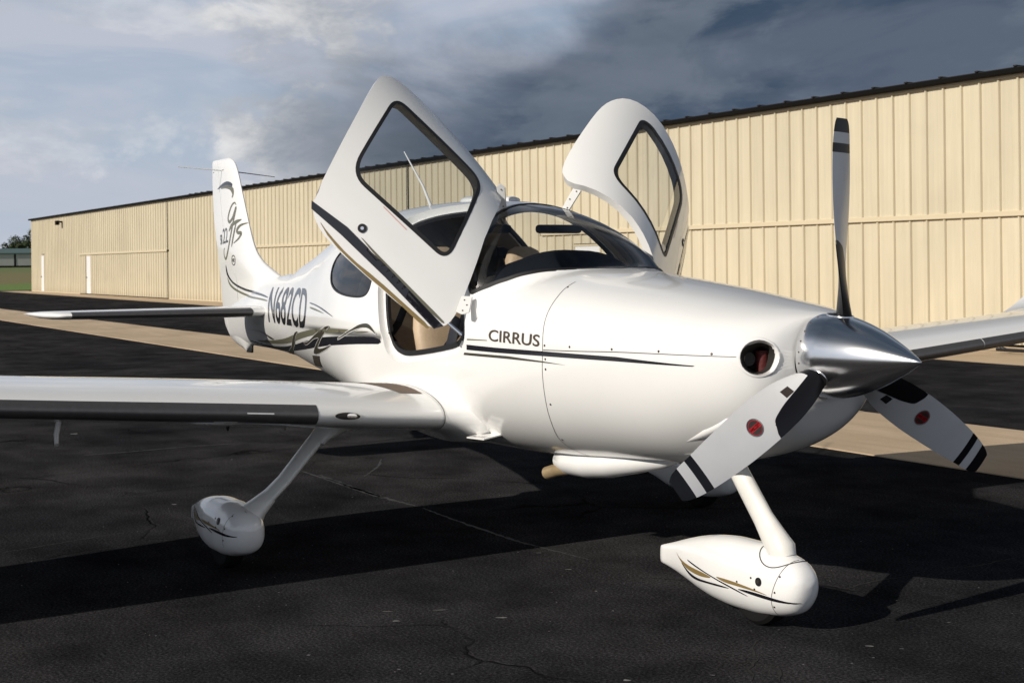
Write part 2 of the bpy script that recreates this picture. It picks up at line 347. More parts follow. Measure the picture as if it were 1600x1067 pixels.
DEC={
'band':[(-6.851,1.005),(-6.648,0.997),(-6.422,0.98),(-5.966,0.993),(-5.631,1.012),(-5.323,1.038),(-5.064,1.061),(-4.733,1.099),(-4.471,1.125),(-4.189,1.152),(-4.0,1.165),(-3.785,1.176),(-3.425,1.191),(-3.118,1.199),(-3.079,1.161),(-3.28,1.152),(-3.507,1.141),(-3.947,1.112),(-4.111,1.099),(-4.398,1.074),(-4.835,1.036),(-5.198,1.007),(-5.524,0.984),(-5.92,0.962),(-6.259,0.952),(-6.472,0.97),(-6.626,0.986),(-6.783,0.994)],
'olive':[(-6.563,1.018),(-6.173,1.033),(-5.849,1.052),(-5.515,1.077),(-5.269,1.103),(-5.112,1.125),(-4.818,1.159),(-4.566,1.183),(-4.319,1.202),(-4.03,1.216),(-3.749,1.226),(-3.537,1.229),(-3.599,1.208),(-3.749,1.2),(-4.087,1.184),(-4.343,1.164),(-4.642,1.133),(-4.854,1.11),(-5.1,1.08),(-5.359,1.052),(-5.715,1.028),(-6.01,1.014),(-6.319,1.005),(-6.539,1.009)],
'olive_thin':[(-3.511,1.213),(-3.37,1.228),(-3.217,1.228),(-3.37,1.216)],
'arch':[(-3.828,1.159),(-3.684,1.193),(-3.512,1.232),(-3.387,1.266),(-3.302,1.276),(-3.247,1.274),(-3.191,1.25),(-3.129,1.21),(-3.203,1.235),(-3.258,1.249),(-3.3,1.25),(-3.356,1.247),(-3.478,1.228),(-3.665,1.187),(-3.808,1.154)],
'tarch':[(-6.86,1.089),(-6.37,1.108),(-6.153,1.097),(-5.999,1.073),(-5.864,1.053),(-6.027,1.048),(-6.101,1.072),(-6.225,1.093),(-6.412,1.103)],
'hook':[(-5.006,1.154),(-4.901,1.16),(-4.985,1.134),(-5.077,1.095),(-5.122,1.058),(-5.461,0.973),(-5.942,0.92),(-6.033,0.923),(-6.217,0.941),(-6.093,0.941),(-5.972,0.936),(-5.351,1.017),(-5.218,1.067),(-5.123,1.114)],
'slash':[(-4.03,1.232),(-3.959,1.236),(-3.97,1.227),(-4.111,1.186),(-4.218,1.138),(-4.289,1.102),(-4.356,1.073),(-4.288,1.07),(-4.117,1.089),(-3.944,1.12),(-4.073,1.082),(-4.325,1.039),(-4.488,1.022),(-4.534,1.026),(-4.484,1.052),(-4.381,1.091),(-4.241,1.149),(-4.409,1.135),(-4.547,1.102),(-4.702,1.072),(-4.76,1.077),(-4.79,1.093),(-4.711,1.09),(-4.569,1.111),(-4.342,1.17),(-4.131,1.217)],
'grille':[(-4.624,1.007),(-4.367,1.021),(-4.557,0.939),(-4.918,0.918)],
'lthin':[(-6.99,1.043),(-6.873,1.036),(-6.737,1.021),(-6.522,1.02),(-6.782,1.015),(-6.897,1.027)],
'upblack':[(-7.575,1.647),(-7.551,1.613),(-7.522,1.562),(-7.465,1.524),(-7.354,1.483),(-7.136,1.447),(-6.854,1.417),(-6.362,1.402),(-6.069,1.38),(-6.054,1.37),(-6.404,1.386),(-6.901,1.401),(-7.184,1.434),(-7.379,1.47),(-7.491,1.511),(-7.553,1.545),(-7.577,1.588)],
'upolive':[(-7.548,1.537),(-7.491,1.486),(-7.355,1.441),(-7.137,1.406),(-6.856,1.373),(-6.312,1.365),(-6.052,1.355),(-6.039,1.344),(-6.364,1.352),(-6.902,1.36),(-7.185,1.393),(-7.381,1.424),(-7.51,1.469)],
'rblack':[(-4.598,1.373),(-4.367,1.362),(-4.102,1.335),(-3.818,1.285),(-4.096,1.322),(-4.361,1.353),(-4.589,1.363)],
'rolive':[(-4.571,1.344),(-4.349,1.334),(-4.063,1.305),(-4.283,1.317),(-4.561,1.331)],
'reg':[(-5.904,1.186),(-4.6,1.186),(-4.744,1.469),(-6.065,1.461)],
'cirrus':[(-1.862,1.231),(-1.412,1.221),(-1.417,1.278),(-1.869,1.288)],
'cblack':[(-2.077,1.203),(-1.794,1.2),(-1.398,1.201),(-0.846,1.201),(-0.376,1.185),(-0.386,1.181),(-0.846,1.181),(-1.398,1.178),(-1.795,1.175),(-2.078,1.176)],
'cthin':[(-2.073,1.234),(-1.878,1.235),(-1.878,1.231),(-2.073,1.227)],
'cbrown':[(-2.103,1.161),(-1.686,1.163),(-1.409,1.154),(-1.207,1.144),(-1.41,1.147),(-1.687,1.149),(-2.109,1.148)],
'screws':[(-1.373,1.229),(-1.178,1.231),(-0.875,1.233),(-0.576,1.237),(-0.299,1.237),(-1.369,1.164),(-1.372,1.115),(-1.395,0.943),(-1.492,0.754),(-1.435,1.504)],
'swb':[(-7.783,2.315),(-7.668,2.336),(-7.54,2.347),(-7.415,2.34),(-7.36,2.324)],
'swo':[(-7.669,2.32),(-7.541,2.324),(-7.416,2.312),(-7.349,2.282),(-7.34,2.245),(-7.363,2.22)],
'g1':[(-7.261,2.153),(-7.297,2.175),(-7.374,2.147),(-7.455,2.066),(-7.456,2.024),(-7.41,2.012),(-7.331,2.051),(-7.261,2.132),(-7.317,2.02),(-7.415,1.855),(-7.497,1.74),(-7.561,1.688),(-7.608,1.72),(-7.606,1.773),(-7.574,1.783)],
'T1':[(-7.444,1.929),(-7.364,1.979),(-7.241,2.007),(-7.135,2.024)],
'T2':[(-7.247,1.997),(-7.322,1.874),(-7.37,1.791)],
'S1':[(-7.038,1.99),(-7.152,1.973),(-7.228,1.934),(-7.199,1.912),(-7.124,1.905),(-7.185,1.86),(-7.308,1.823)],
'SR':[(-7.724,1.812),(-7.653,1.822),(-7.65,1.91),(-7.731,1.904)],
'22':[(-7.637,1.822),(-7.472,1.835),(-7.489,1.967),(-7.633,1.955)],
'MU':[(-7.319,1.675),(-7.258,1.675)],
'dband':[(-3.05,1.139),(-2.825,1.187),(-2.499,1.208),(-2.104,1.223),(-2.126,1.176),(-2.491,1.163),(-2.811,1.137),(-3.018,1.11)],
'dgold':[(-2.957,1.102),(-2.827,1.075),(-2.624,1.088),(-2.382,1.124),(-2.155,1.144),(-2.141,1.17),(-2.323,1.148),(-2.514,1.126),(-2.696,1.094),(-2.87,1.092)],
'dolive':[(-2.769,1.206),(-2.612,1.211),(-2.369,1.226),(-2.126,1.242),(-2.108,1.236),(-2.13,1.226),(-2.387,1.205),(-2.621,1.2)],
'pg1':[(-1.075,0.233),(-1.034,0.21),(-0.967,0.194),(-0.886,0.188),(-0.79,0.186),(-0.713,0.176),(-0.806,0.163),(-0.886,0.163),(-0.959,0.172),(-1.017,0.195)],
'pb1':[(-1.017,0.195),(-0.976,0.177),(-0.927,0.158),(-0.862,0.147),(-0.767,0.151),(-0.659,0.157),(-0.577,0.154),(-0.659,0.147),(-0.783,0.14),(-0.871,0.133),(-0.927,0.14),(-0.976,0.167)],
'pt':[(-0.959,0.22),(-0.885,0.209),(-0.72,0.185),(-0.584,0.167),(-0.464,0.144),(-0.482,0.142),(-0.614,0.163),(-0.736,0.182),(-0.918,0.205)],
'pg2':[(-0.705,0.19),(-0.613,0.193),(-0.503,0.19),(-0.396,0.18),(-0.329,0.17),(-0.424,0.175),(-0.54,0.176),(-0.629,0.175)],
'pb2':[(-0.554,0.163),(-0.467,0.171),(-0.361,0.168),(-0.271,0.163),(-0.197,0.158),(-0.224,0.153),(-0.326,0.15),(-0.467,0.156)],
'pseam':[(-0.263,0.318),(-0.29,0.252),(-0.326,0.157),(-0.338,0.091)],
'phole':[(-0.397,0.221)],
'pscrew':[(-0.536,0.196),(-0.444,0.23),(-0.422,0.184),(-0.278,0.263),(-0.301,0.192),(-0.322,0.124)],
}
CRACKS=[([(-0.33, -0.18), (-0.24, -0.3), (-0.12, -0.38), (-0.02, -0.5), (0.11, -0.6)], 0.010799999999999999), ([(-0.09, -0.44), (-0.05, -0.55)], 0.006), ([(-0.03, -0.38), (0.07, -0.42), (0.17, -0.51)], 0.0084), ([(-0.78, 0.78), (-0.83, 0.99), (-0.82, 1.12), (-0.81, 1.29)], 0.009), ([(-0.84, 1.52), (-0.77, 1.73), (-0.8, 1.91), (-0.79, 2.1)], 0.0084), ([(-0.36, -0.04), (-0.27, -0.01), (-0.19, 0.03)], 0.0072), ([(-4.05, -2.6), (-4.13, -2.33), (-4.21, -2.05), (-4.26, -1.84)], 0.012), ([(-1.81, -1.93), (-1.67, -1.93), (-1.55, -1.93)], 0.0084), ([(0.29, -0.01), (0.4, -0.04), (0.48, -0.07)], 0.006)]
LINES=[([(-7.94, -1.18), (-7.93, -0.81), (-7.97, -0.29), (-7.92, 0.18)], 0.025), ([(-5.98, 0.03), (-5.22, 0.03), (-4.48, 0.03)], 0.035), ([(-5.72, 0.07), (-5.37, 0.05), (-4.66, 0.02), (-4.04, 0.07)], 0.045), ([(-3.98, 0.07), (-3.33, 0.04), (-2.66, 0.03), (-2.05, 0.1)], 0.025), ([(-5.46, 0.33), (-5.86, 0.64), (-6.23, 0.84)], 0.02)]
FLECKS=[(0.01, 0.13, 0.022400000000000003, 0.0102, 0.79), (-0.03, -0.68, 0.011200000000000002, 0.0048, 0.79), (-0.07, 0.7, 0.011200000000000002, 0.0078, 0.79), (0.15, -0.11, 0.008, 0.0048, 1.57), (0.11, 0.21, 0.011200000000000002, 0.0048, 0.79), (0.14, 0.02, 0.008, 0.0048, 1.57), (-5.06, -1.28, 0.0176, 0.0186, 1.11), (-6.93, -0.21, 0.011200000000000002, 0.0162, 0.79), (-1.16, -1.91, 0.011200000000000002, 0.013199999999999998, 0.79), (-9.55, -0.89, 0.04000000000000001, 0.0402, 0.93), (-1.24, -0.93, 0.046400000000000004, 0.013199999999999998, 1.03), (-1.45, -1.36, 0.022400000000000003, 0.015, 0.79), (-1.9, -0.13, 0.0176, 0.0102, 1.11), (-2.34, -0.04, 0.0176, 0.0078, 1.11), (-0.16, -1.0, 0.022400000000000003, 0.013199999999999998, 0.79), (-0.75, -1.71, 0.0064, 0.0048, 0.0), (-0.77, -1.68, 0.011200000000000002, 0.0048, 0.79), (-0.6, -1.53, 0.008, 0.0048, 1.57), (-1.52, -1.1, 0.036, 0.0048, 1.11), (-1.63, -1.32, 0.0288, 0.0048, 0.98), (-1.06, -0.43, 0.008, 0.0048, 0.0), (-1.42, -0.28, 0.008, 0.0102, 1.57)]
# ---------------------------------------------------------------- ground
def gmat(name,kind):
    m=bpy.data.materials.new(name); m.use_nodes=True; t=NT(m.node_tree); b=t.n['Principled BSDF']; tcn=t.a('ShaderNodeTexCoord'); o=tcn.outputs['Object']
    if kind=='asphalt':
        big=t.noise(o,.35,5,.6,.4); mid=t.noise(o,1.7,6,.6); fine=t.noise(o,75,5,.8); st=t.noise(t.vscale(o,(.25,1.6,1)),1.2,6,.6,.5)
        c=t.mix(t.ramp(big,[(.38,0.),(.62,1.)]),(.0185,.0188,.0213),(.034,.0333,.0345))
        c=t.mix(t.math('MULTIPLY',t.ramp(st,[(.5,0.),(.72,1.)]),.4),c,(.048,.046,.045))
        c=t.mix(1.0,c,t.ramp(mid,[(.32,.58),(.68,1.35)]),'MULTIPLY'); c=t.mix(1.0,c,t.ramp(fine,[(.36,.3),(.5,.9),(.60,1.8),(.70,3.2)]),'MULTIPLY')
        sp=t.noise(o,420,2,.5); c=t.mix(t.math('MULTIPLY',t.ramp(sp,[(.70,0.),(.76,1.)]),.45),c,(.085,.08,.075))
        # hairline cracks
        wv=t.a('ShaderNodeVectorMath',operation='ADD'); nz=t.a('ShaderNodeTexNoise'); nz.inputs['Scale'].default_value=2.2; nz.inputs['Detail'].default_value=8; t.lk(o,nz.inputs['Vector'])
        sc2=t.a('ShaderNodeVectorMath',operation='SCALE'); sc2.inputs['Scale'].default_value=.35; t.lk(nz.outputs['Color'],sc2.inputs[0]); t.lk(o,wv.inputs[0]); t.lk(sc2.outputs[0],wv.inputs[1])
        vo=t.a('ShaderNodeTexVoronoi',feature='DISTANCE_TO_EDGE'); vo.inputs['Scale'].default_value=.42; t.lk(wv.outputs[0],vo.inputs['Vector'])
        cr=t.math('MULTIPLY',t.ramp(vo.outputs['Distance'],[(.0,1.),(.006,0.)]),t.ramp(t.noise(o,.5,3),[(.48,0.),(.58,1.)]))
        c=t.mix(t.math('MULTIPLY',cr,.85),c,(.006,.006,.006)); t.lk(c,b.inputs['Base Color'])
        b.inputs['Roughness'].default_value=.95; b.inputs['Specular IOR Level'].default_value=.0
        h=t.math('ADD',t.math('ADD',fine,t.math('MULTIPLY',mid,.6)),t.math('MULTIPLY',cr,-2.5)); bp=t.a('ShaderNodeBump'); bp.inputs['Strength'].default_value=.85; bp.inputs['Distance'].default_value=.006; t.lk(h,bp.inputs['Height']); t.lk(bp.outputs[0],b.inputs['Normal'])
    if kind=='concrete':
        big=t.noise(o,.5,6,.6,.6); st=t.noise(t.vscale(o,(.3,2.2,1)),1.6,6,.6,.3); fine=t.noise(o,60,4,.7)
        c=t.mix(t.ramp(big,[(.35,0.),(.65,1.)]),(.42,.315,.205),(.54,.415,.28)); c=t.mix(t.math('MULTIPLY',t.ramp(st,[(.45,0.),(.7,1.)]),.5),c,(.33,.24,.155)); c=t.mix(1.0,c,t.ramp(fine,[(.3,.86),(.7,1.08)]),'MULTIPLY')
        t.lk(c,b.inputs['Base Color']); b.inputs['Roughness'].default_value=.9
        bp=t.a('ShaderNodeBump'); bp.inputs['Strength'].default_value=.4; bp.inputs['Distance'].default_value=.004; t.lk(fine,bp.inputs['Height']); t.lk(bp.outputs[0],b.inputs['Normal'])
    if kind=='grass':
        st=t.noise(t.vscale(o,(.05,.3,1)),1.0,5,.6); fine=t.noise(o,3.0,6,.7); sx=t.a('ShaderNodeSeparateXYZ'); t.lk(o,sx.inputs[0])
        band=t.sstep(t.math('ADD',sx.outputs[0],t.math('MULTIPLY',st,14)),-112,-124); band2=t.sstep(t.math('ADD',sx.outputs[0],t.math('MULTIPLY',st,18)),-150,-215)
        c=t.mix(band,(.11,.19,.018),(.16,.14,.04)); c=t.mix(band2,c,(.11,.14,.03)); c=t.mix(1.0,c,t.ramp(fine,[(.3,.6),(.7,1.25)]),'MULTIPLY'); t.lk(c,b.inputs['Base Color']); b.inputs['Roughness'].default_value=.95
    return m
MASP=gmat('asphalt','asphalt'); MCON=gmat('concrete','concrete'); MGR=gmat('grass','grass')
def sheet(name,poly,z,m,kind='structure'):
    o=mesh(name,[(x,y,z) for x,y in poly],[tuple(range(len(poly)))],m,smooth=False); o['kind']=kind; return o
tarmac=sheet('tarmac',[(-104,-120),(80,-120),(80,80),(-104,80)],0,MASP)
gr=[];nx=24
xs=np.concatenate([[-101.0,-104,-110,-125,-150],np.linspace(-180,-1500,14)]); ys_=[-900,-200,-60,0,20,40,60,120,300,1200]
V=[(x,y,.004+ (0 if x>-110 else 1.95*min(1,((-x-110)/150)))) for x in xs for y in ys_]; F=[(i*10+j,i*10+j+1,(i+1)*10+j+1,(i+1)*10+j) for i in range(len(xs)-1) for j in range(9)]
o=mesh('grass_field',V,F,MGR); o['kind']='structure'
o=mesh('outer_ground',[(-1500,-900,-.3),(900,-900,-.3),(900,1200,-.3),(-1500,1200,-.3)],[(0,1,2,3)],MGR,smooth=False); o['kind']='structure'
apr=sheet('hangar_apron',[(40,13.0),(-10,13.05),(-55,14.3),(-98,14.7),(-98,16.6),(40,16.6)],.004,MCON)
strip=empty('concrete_strip'); strip['kind']='structure'
rnd=random.Random(3); L=4.6
for k in range(25):
    x0=-103+k*L; bm=bmesh.new(); box(bm,(0,4.28,-.05),(L-.012,6.58,.012),.004); 
    if k==0: me0=None; o=bmobj('concrete_slab',bm,MCON,strip,smooth=False); me0=o.data
    else: bm.free(); o=link('concrete_slab',me0,strip)
    o.location=(x0,0,rnd.uniform(-.003,.002))
# cracks, scuffs and flecks that catch the eye
MCR=mat('crack_shadow',(.004,.004,.004),1); MSCF=mat('pale_scuff',(.17,.165,.165),.8,var=(40,.6)); MLINE=mat('worn_line_paint',(.028,.028,.028),.8,var=(12,.5))
def crack(pts,w_,name='tarmac_crack',m=None,jit=.010,z=.002,seed=1):
    r=random.Random(seed); P=[Vector((*p,0)) for p in pts]; Q=[]
    for a,b in zip(P[:-1],P[1:]):
        n=max(2,int((b-a).length/.035))
        for k in range(n): Q.append(a.lerp(b,k/n)+Vector((r.uniform(-jit,jit),r.uniform(-jit,jit),0)))
    Q.append(P[-1]); V=[];F=[]
    for i,q in enumerate(Q):
        t=(Q[min(i+1,len(Q)-1)]-Q[max(i-1,0)]).normalized(); s_=Vector((-t.y,t.x,0))*w_*.5*r.uniform(.35,1.5)*math.sin(math.pi*(i+.6)/(len(Q)+.2))**.4; V+=[q+s_+Vector((0,0,z)),q-s_+Vector((0,0,z))]
        if i: F.append((2*i-2,2*i-1,2*i+1,2*i))
    return mesh(name,V,F,m or MCR,tarmac,smooth=False)
for k,(pts,w_) in enumerate(CRACKS): crack(pts,w_,seed=k)
for k,(pts,w_) in enumerate(LINES): crack(pts,w_,'worn_line',MLINE,.006,.0015,seed=50+k)
bm=bmesh.new(); r=random.Random(11)
for (x,y,a,b_,ang) in FLECKS:
    n=9; vs=[]
    for q in range(n):
        t=2*math.pi*q/n; k=r.uniform(.5,1.1); px_,py_=a*math.cos(t)*k,b_*math.sin(t)*k; vs.append(bm.verts.new((x+px_*math.cos(ang)-py_*math.sin(ang),y+px_*math.sin(ang)+py_*math.cos(ang),.003)))
    bm.faces.new(vs)
for _ in range(330):
    x,y=r.uniform(-5,1.5),r.uniform(-4,3); a=r.uniform(.002,.006); bm.faces.new([bm.verts.new((x+a*math.cos(t),y+a*math.sin(t)*r.uniform(.5,1),.003)) for t in (0,1.3,2.6,3.9,5.1)])
o=bmobj('paint_flecks',bm,MSCF,tarmac,smooth=False); o['kind']='stuff'
def hangmat(name,col):
    m=mat(name,col,.42); t=NT(m.node_tree); b=t.n['Principled BSDF']; tcn=t.a('ShaderNodeTexCoord'); gi=t.a('ShaderNodeNewGeometry'); oi=t.a('ShaderNodeObjectInfo'); po=gi.outputs['Position']
    st=t.noise(t.vscale(po,(7,1,.25)),1.0,5,.6); bl=t.noise(po,.45,4,.6); c=t.mix(1.0,col,t.ramp(st,[(.3,.90),(.7,1.04)]),'MULTIPLY'); c=t.mix(1.0,c,t.ramp(bl,[(.3,.93),(.7,1.04)]),'MULTIPLY'); c=t.mix(1.0,c,t.ramp(oi.outputs['Random'],[(0,.955),(1,1.02)]),'MULTIPLY')
    sx=t.a('ShaderNodeSeparateXYZ'); t.lk(po,sx.inputs[0]); dirt=t.math('MULTIPLY',t.sstep(t.math('ADD',sx.outputs[2],t.math('MULTIPLY',st,.5)),.75,.1),.45); c=t.mix(dirt,c,(.36,.29,.19)); t.lk(c,b.inputs['Base Color'])
    wv=t.noise(t.vscale(po,(1.5,1,1.2)),1.0,2,.5); bp=t.a('ShaderNodeBump'); bp.inputs['Strength'].default_value=.35; bp.inputs['Distance'].default_value=.02; t.lk(wv,bp.inputs['Height']); t.lk(bp.outputs[0],b.inputs['Normal']); return m
# ---------------------------------------------------------------- main hangar
MHG=hangmat('cream_steel_sheet',(.585,.52,.38)); MHT=mat('cream_steel_trim',(.58,.50,.35),.45); MRF=mat('dark_eave_trim',(.005,.0045,.004),.8,spec=.1); MROOF=mat('weathered_roof_sheet',(.02,.018,.017),.8,spec=.2)
MDR=mat('white_steel_door',(.74,.74,.74),.4); 
# sheets carry a faint fluting, so the steel does not read as flat card
hang=empty('hangar',(-50,16.5,0)); tag(hang,'long cream ribbed metal hangar with a black eave behind the airplane','hangar')
def H(o): o.parent=hang; o.location=(-hang.location) if o.location.length==0 else o.location-hang.location; return o
PIT=.43; XL,XR=-95.4,-2.0; HZ=4.88; GZ=2.42
def rib_panel(z0,z1):
    # one sheet, rib on its right edge, faces -Y; local x 0..PIT
    prof=[(0,0),(.12,0),(.126,.004),(.138,.004),(.144,0),(.24,0),(.246,.004),(.258,.004),(.264,0),(PIT-.074,0),(PIT-.056,.036),(PIT-.028,.036),(PIT-.018,.002),(PIT-.014,-.012),(PIT-.001,-.012)]
    V=[(x,-d-.03,z_) for z_ in (z0,z1) for x,d in prof]+[(0,.0,z0),(PIT-.001,.0,z0),(0,0,z1),(PIT-.001,0,z1)]; n=len(prof)
    F=[(i,i+1,n+i+1,n+i) for i in range(n-1)]; F+=[(2*n,2*n+2,n,0),(n-1,2*n-1,2*n+3,2*n+1)]+[(n,n+n-1,2*n+3,2*n+2)[::-1]]
    me=bpy.data.meshes.new('wall_panel'); me.from_pydata(V,[],F); me.materials.append(MHG); me.update(); return me
mu=rib_panel(GZ+.05,HZ); ml=rib_panel(.05,GZ-.05); mfull=rib_panel(.05,HZ)
BAYS=[(-81.7,-63.7),(-55.3,-36.95),(-28.5,-9.9)]
DOORS_=[(-92.4,-91.45),(-80.05,-78.95),(-26.9,-25.6)]
bigV=[];bigF=[]; n_near=0
nx=int((XR-XL)/PIT)
for k in range(nx):
    x=XR-(k+1)*PIT; inb=any(a<x+PIT*.5<b for a,b in BAYS); dr=any(a-.05<x+PIT*.5<b+.05 for a,b in DOORS_)
    if x>-12.9-PIT*0-34:
        for me_,up_ in (((mu,True),(ml,False)) if inb else ((mfull,True),)):
            if dr and not up_: me2=rib_panel(2.12,GZ-.05); o=link('wall_panel',me2,hang)
            else: o=link('wall_panel',me_,hang)
            o.location=Vector((x,16.5,0))-hang.location
    else:
        for me_,up_ in (((mu,True),(ml,False)) if inb else ((mfull,True),)):
            zz=0
            if dr and (not up_ or not inb): me_=rib_panel(2.55 if x<-90 else 2.40,HZ if not inb else GZ-.05) if not(inb and False) else me_
            b=len(bigV); bigV+=[(v.co.x+x,v.co.y+16.5,v.co.z) for v in me_.vertices]; bigF+=[tuple(b+i for i in p.vertices) for p in me_.polygons]
o=mesh('far_wall_panels',[Vector(v)-hang.location for v in bigV],bigF,MHG,hang,smooth=False); o['kind']='stuff'
def hb(name,a,b,m,bev=0,lab=None):
    bm=bmesh.new(); box(bm,Vector(a)-hang.location,Vector(b)-hang.location,bev); o=bmobj(name,bm,m,hang,smooth=False); 
    if lab:o['label']=lab
    return o
for a,b in BAYS: 
    hb('door_girt',(a,16.40,GZ-.048),(b,16.5,GZ+.048),MHT,.01)
    hb('bay_door_seam',(b,16.44,.02),(b+.14,16.53,HZ),MRF); hb('door_bottom_seal',(a,16.46,.006),(b,16.49,.048),MRF)
for (a0,b0) in ((-95.4,-81.7),(-63.56,-55.3),(-36.8,-28.5),(-9.76,-2.0)): hb('base_trim',(a0,16.46,.006),(b0,16.5,.05),MHT)
hb('top_trim',(XL,16.425,HZ),(XR,16.5,HZ+.05),MHT)
hb('eave_gutter',(XL-.25,16.28,HZ+.05),(XR,16.5,HZ+.14),MRF,.015)
hb('corner_trim',(XL-.03,16.44,.05),(XL+.12,16.5,HZ),MHT)
hb('end_wall',(XL,16.5,0),(XL+.1,40,HZ+.1),MHT); hb('inner_wall',(XL+.1,16.5,0),(XR,16.6,HZ+.05),MRF)
# roof with ribs whose ends show above the eave
hb('roof',(XL-.25,16.3,HZ+.142),(XR,16.6,HZ+.155),MROOF)
V=[(XL-.25,16.6,HZ+.15),(XR,16.6,HZ+.15),(XR,28,HZ+.8),(XL-.25,28,HZ+.8),(XR,40,HZ+.2),(XL-.25,40,HZ+.2)]; mesh('roof_slope',[Vector(v)-hang.location for v in V],[(0,1,2,3),(3,2,4,5)],MROOF,hang,smooth=False)
bm=bmesh.new(); box(bm,(0,16.27,HZ+.156),(.07,16.9,HZ+.185),.008); me_r=bpy.data.meshes.new('roof_rib'); bm.to_mesh(me_r); bm.free(); me_r.materials.append(MROOF)
x=XR
while x>XL:
    if x>-60:
        o=link('roof_rib',me_r,hang); o.location=Vector((x,0,0))-hang.location
    x-=.86
hd=[]
for k,(a,b) in enumerate(DOORS_):
    zt=2.50 if k==0 else 2.36 if k==1 else 2.10; z0=.06
    d_=hb('personnel_door',(a+.06,16.455,z0),(b-.06,16.49,zt-.06),MDR,.006); 
    fr=[]
    for p,q in (((a,16.44,z0),(a+.055,16.5,zt)),((b-.055,16.44,z0),(b,16.5,zt)),((a+.056,16.441,zt-.055),(b-.056,16.499,zt))): hb('door_frame_piece',p,q,MHT)
    bm=bmesh.new(); bmesh.ops.create_uvsphere(bm,u_segments=12,v_segments=8,radius=.045,matrix=Matrix.Translation(Vector((a+.16,16.43,1.02))-hang.location)); kn=bmobj('door_knob',bm,MSCR,d_)
fl=empty('floodlight',(-86.2,16.2,4.55)); fl.parent=hang; fl.location=Vector((-86.2,16.25,4.55))-hang.location
bm=bmesh.new(); box(bm,(-.24,-.2,-.2),(.24,.0,.08),.03); bmobj('lamp_housing',bm,MRF,fl,smooth=False)
bm=bmesh.new(); box(bm,(-.08,.0,-.05),(.08,.22,.05)); bmobj('lamp_bracket',bm,MRF,fl,smooth=False)
# ---------------------------------------------------------------- metal rack by the hangar on the right
rk=empty('tube_rack',(-11.5,14.9,.004)); tag(rk,'low black tubular steel frame lying on the concrete apron beyond the far wingtip','frame')
def rt_(name,p,q,r=.028): return tube(name,[p,q],r,MSEAL,rk,seg=10)
rt_('upper_rail',(-1.1,0,.26),(3.2,0,.26)); rt_('lower_rail',(-.1,0,.07),(3.2,0,.07)); 
tube('end_hoop',[(.0,0,.26),(-.02,0,.2),(0,0,.10),(.08,0,.07)],.035,MSEAL,rk,seg=10)
rt_('foot',(-1.1,0,.26),(-1.1,0,.0)); rt_('foot',(3.2,0,.26),(3.2,0,.0)); rt_('foot',(1.5,0,.26),(1.5,0,.0))
# ---------------------------------------------------------------- distant hangar and trees
MW2=mat('pale_grey_sheet',(.36,.37,.34),.6,var=(.3,.08)); MGRN=mat('green_roof_sheet',(.04,.085,.07),.5)
b2=empty('distant_hangar',(-262,50,1.9)); tag(b2,'low pale grey shed with a green roof across the grass field','hangar')
def b2b(name,a,b,m): bm=bmesh.new(); box(bm,a,b); return bmobj(name,bm,m,b2,smooth=False)
for k in range(-6,8): 
    b2b('wall_bay',(0,k*5.7-2.0,0),(.3,k*5.7+3.35,2.5),MW2); b2b('wall_post',(.05,k*5.7+3.37,0),(.35,k*5.7+3.68,2.5),MRF)
b2b('base_strip',(.31,-36,-.1),(.4,43,.18),MRF)
V=[(.6,-37,2.5),(.6,44,2.5),(-7,44,3.45),(-7,-37,3.45),(-14,44,2.5),(-14,-37,2.5),(.6,-37,2.35),(.6,44,2.35)]; mesh('roof',V,[(0,1,2,3),(3,2,4,5),(6,7,1,0)],MGRN,b2,smooth=False)
MLF=mat('oak_leaves',(.030,.048,.014),.8,var=(1.5,.5)); MBRK=mat('tree_bark',(.08,.06,.045),.9)
def tree(x,y,h,wd,seed,label):
    r=random.Random(seed); t=empty('tree',(x,y,1.9)); tag(t,label,'tree',None)
    tube('trunk',[(0,0,0),(.1,.1,h*.35),(0,.2,h*.7)],[.35,.25,.1],MBRK,t,seg=8)
    for k in range(5):
        a=r.uniform(0,6.28); tube('limb',[(0,0,h*.35),(math.cos(a)*wd*.3,math.sin(a)*wd*.3,h*.7)],[.14,.05],MBRK,t,seg=6)
    bm=bmesh.new(); cl=[(Vector((r.gauss(0,wd*.22),r.gauss(0,wd*.26),h*.62+r.gauss(0,h*.12))),r.uniform(.5,1.1)*wd*.2) for _ in range(20)]
    for _ in range(3800):
        c,q=r.choice(cl); n=Vector((r.gauss(0,1),r.gauss(0,1),r.gauss(0,1))).normalized(); p=c+n*q*r.uniform(.6,1.1); u=n.orthogonal().normalized()*r.uniform(.10,.22); v=n.cross(u); ro=r.uniform(0,6.28)
        u,v=u*math.cos(ro)+v*math.sin(ro)+n*r.uniform(-.1,.1),v*math.cos(ro)-u*math.sin(ro); bm.faces.new([bm.verts.new(p+u),bm.verts.new(p+v*.6),bm.verts.new(p-u),bm.verts.new(p-v*.6)])
    me=bpy.data.meshes.new('crown'); bm.to_mesh(me); bm.free(); me.materials.append(MLF); link('crown',me,t)
tree(-300,56.0,7.2,5.5,1,'leftmost dark green tree rising behind the green roof of the distant shed')
tree(-296,60.5,8.0,5.0,2,'dark green tree beside the corner of the long cream hangar, behind the distant shed')
tree(-305,66.5,8.2,6.5,4,'dark green tree mostly hidden behind the cream hangar corner')
def vxz(X,port=False):
    """(x,z) side-view coordinates -> (x,v) on the fuselage side"""
    X=np.array(X,float); lo=np.full(len(X),.002); hi=np.full(len(X),.499)
    for _ in range(40):
        m=(lo+hi)/2; z_=S(X[:,0],m)[:,2]; g=z_<X[:,1]; lo=np.where(g,m,lo); hi=np.where(g,hi,m)
    v=(lo+hi)/2; return np.stack([X[:,0],1-v if port else v],1)
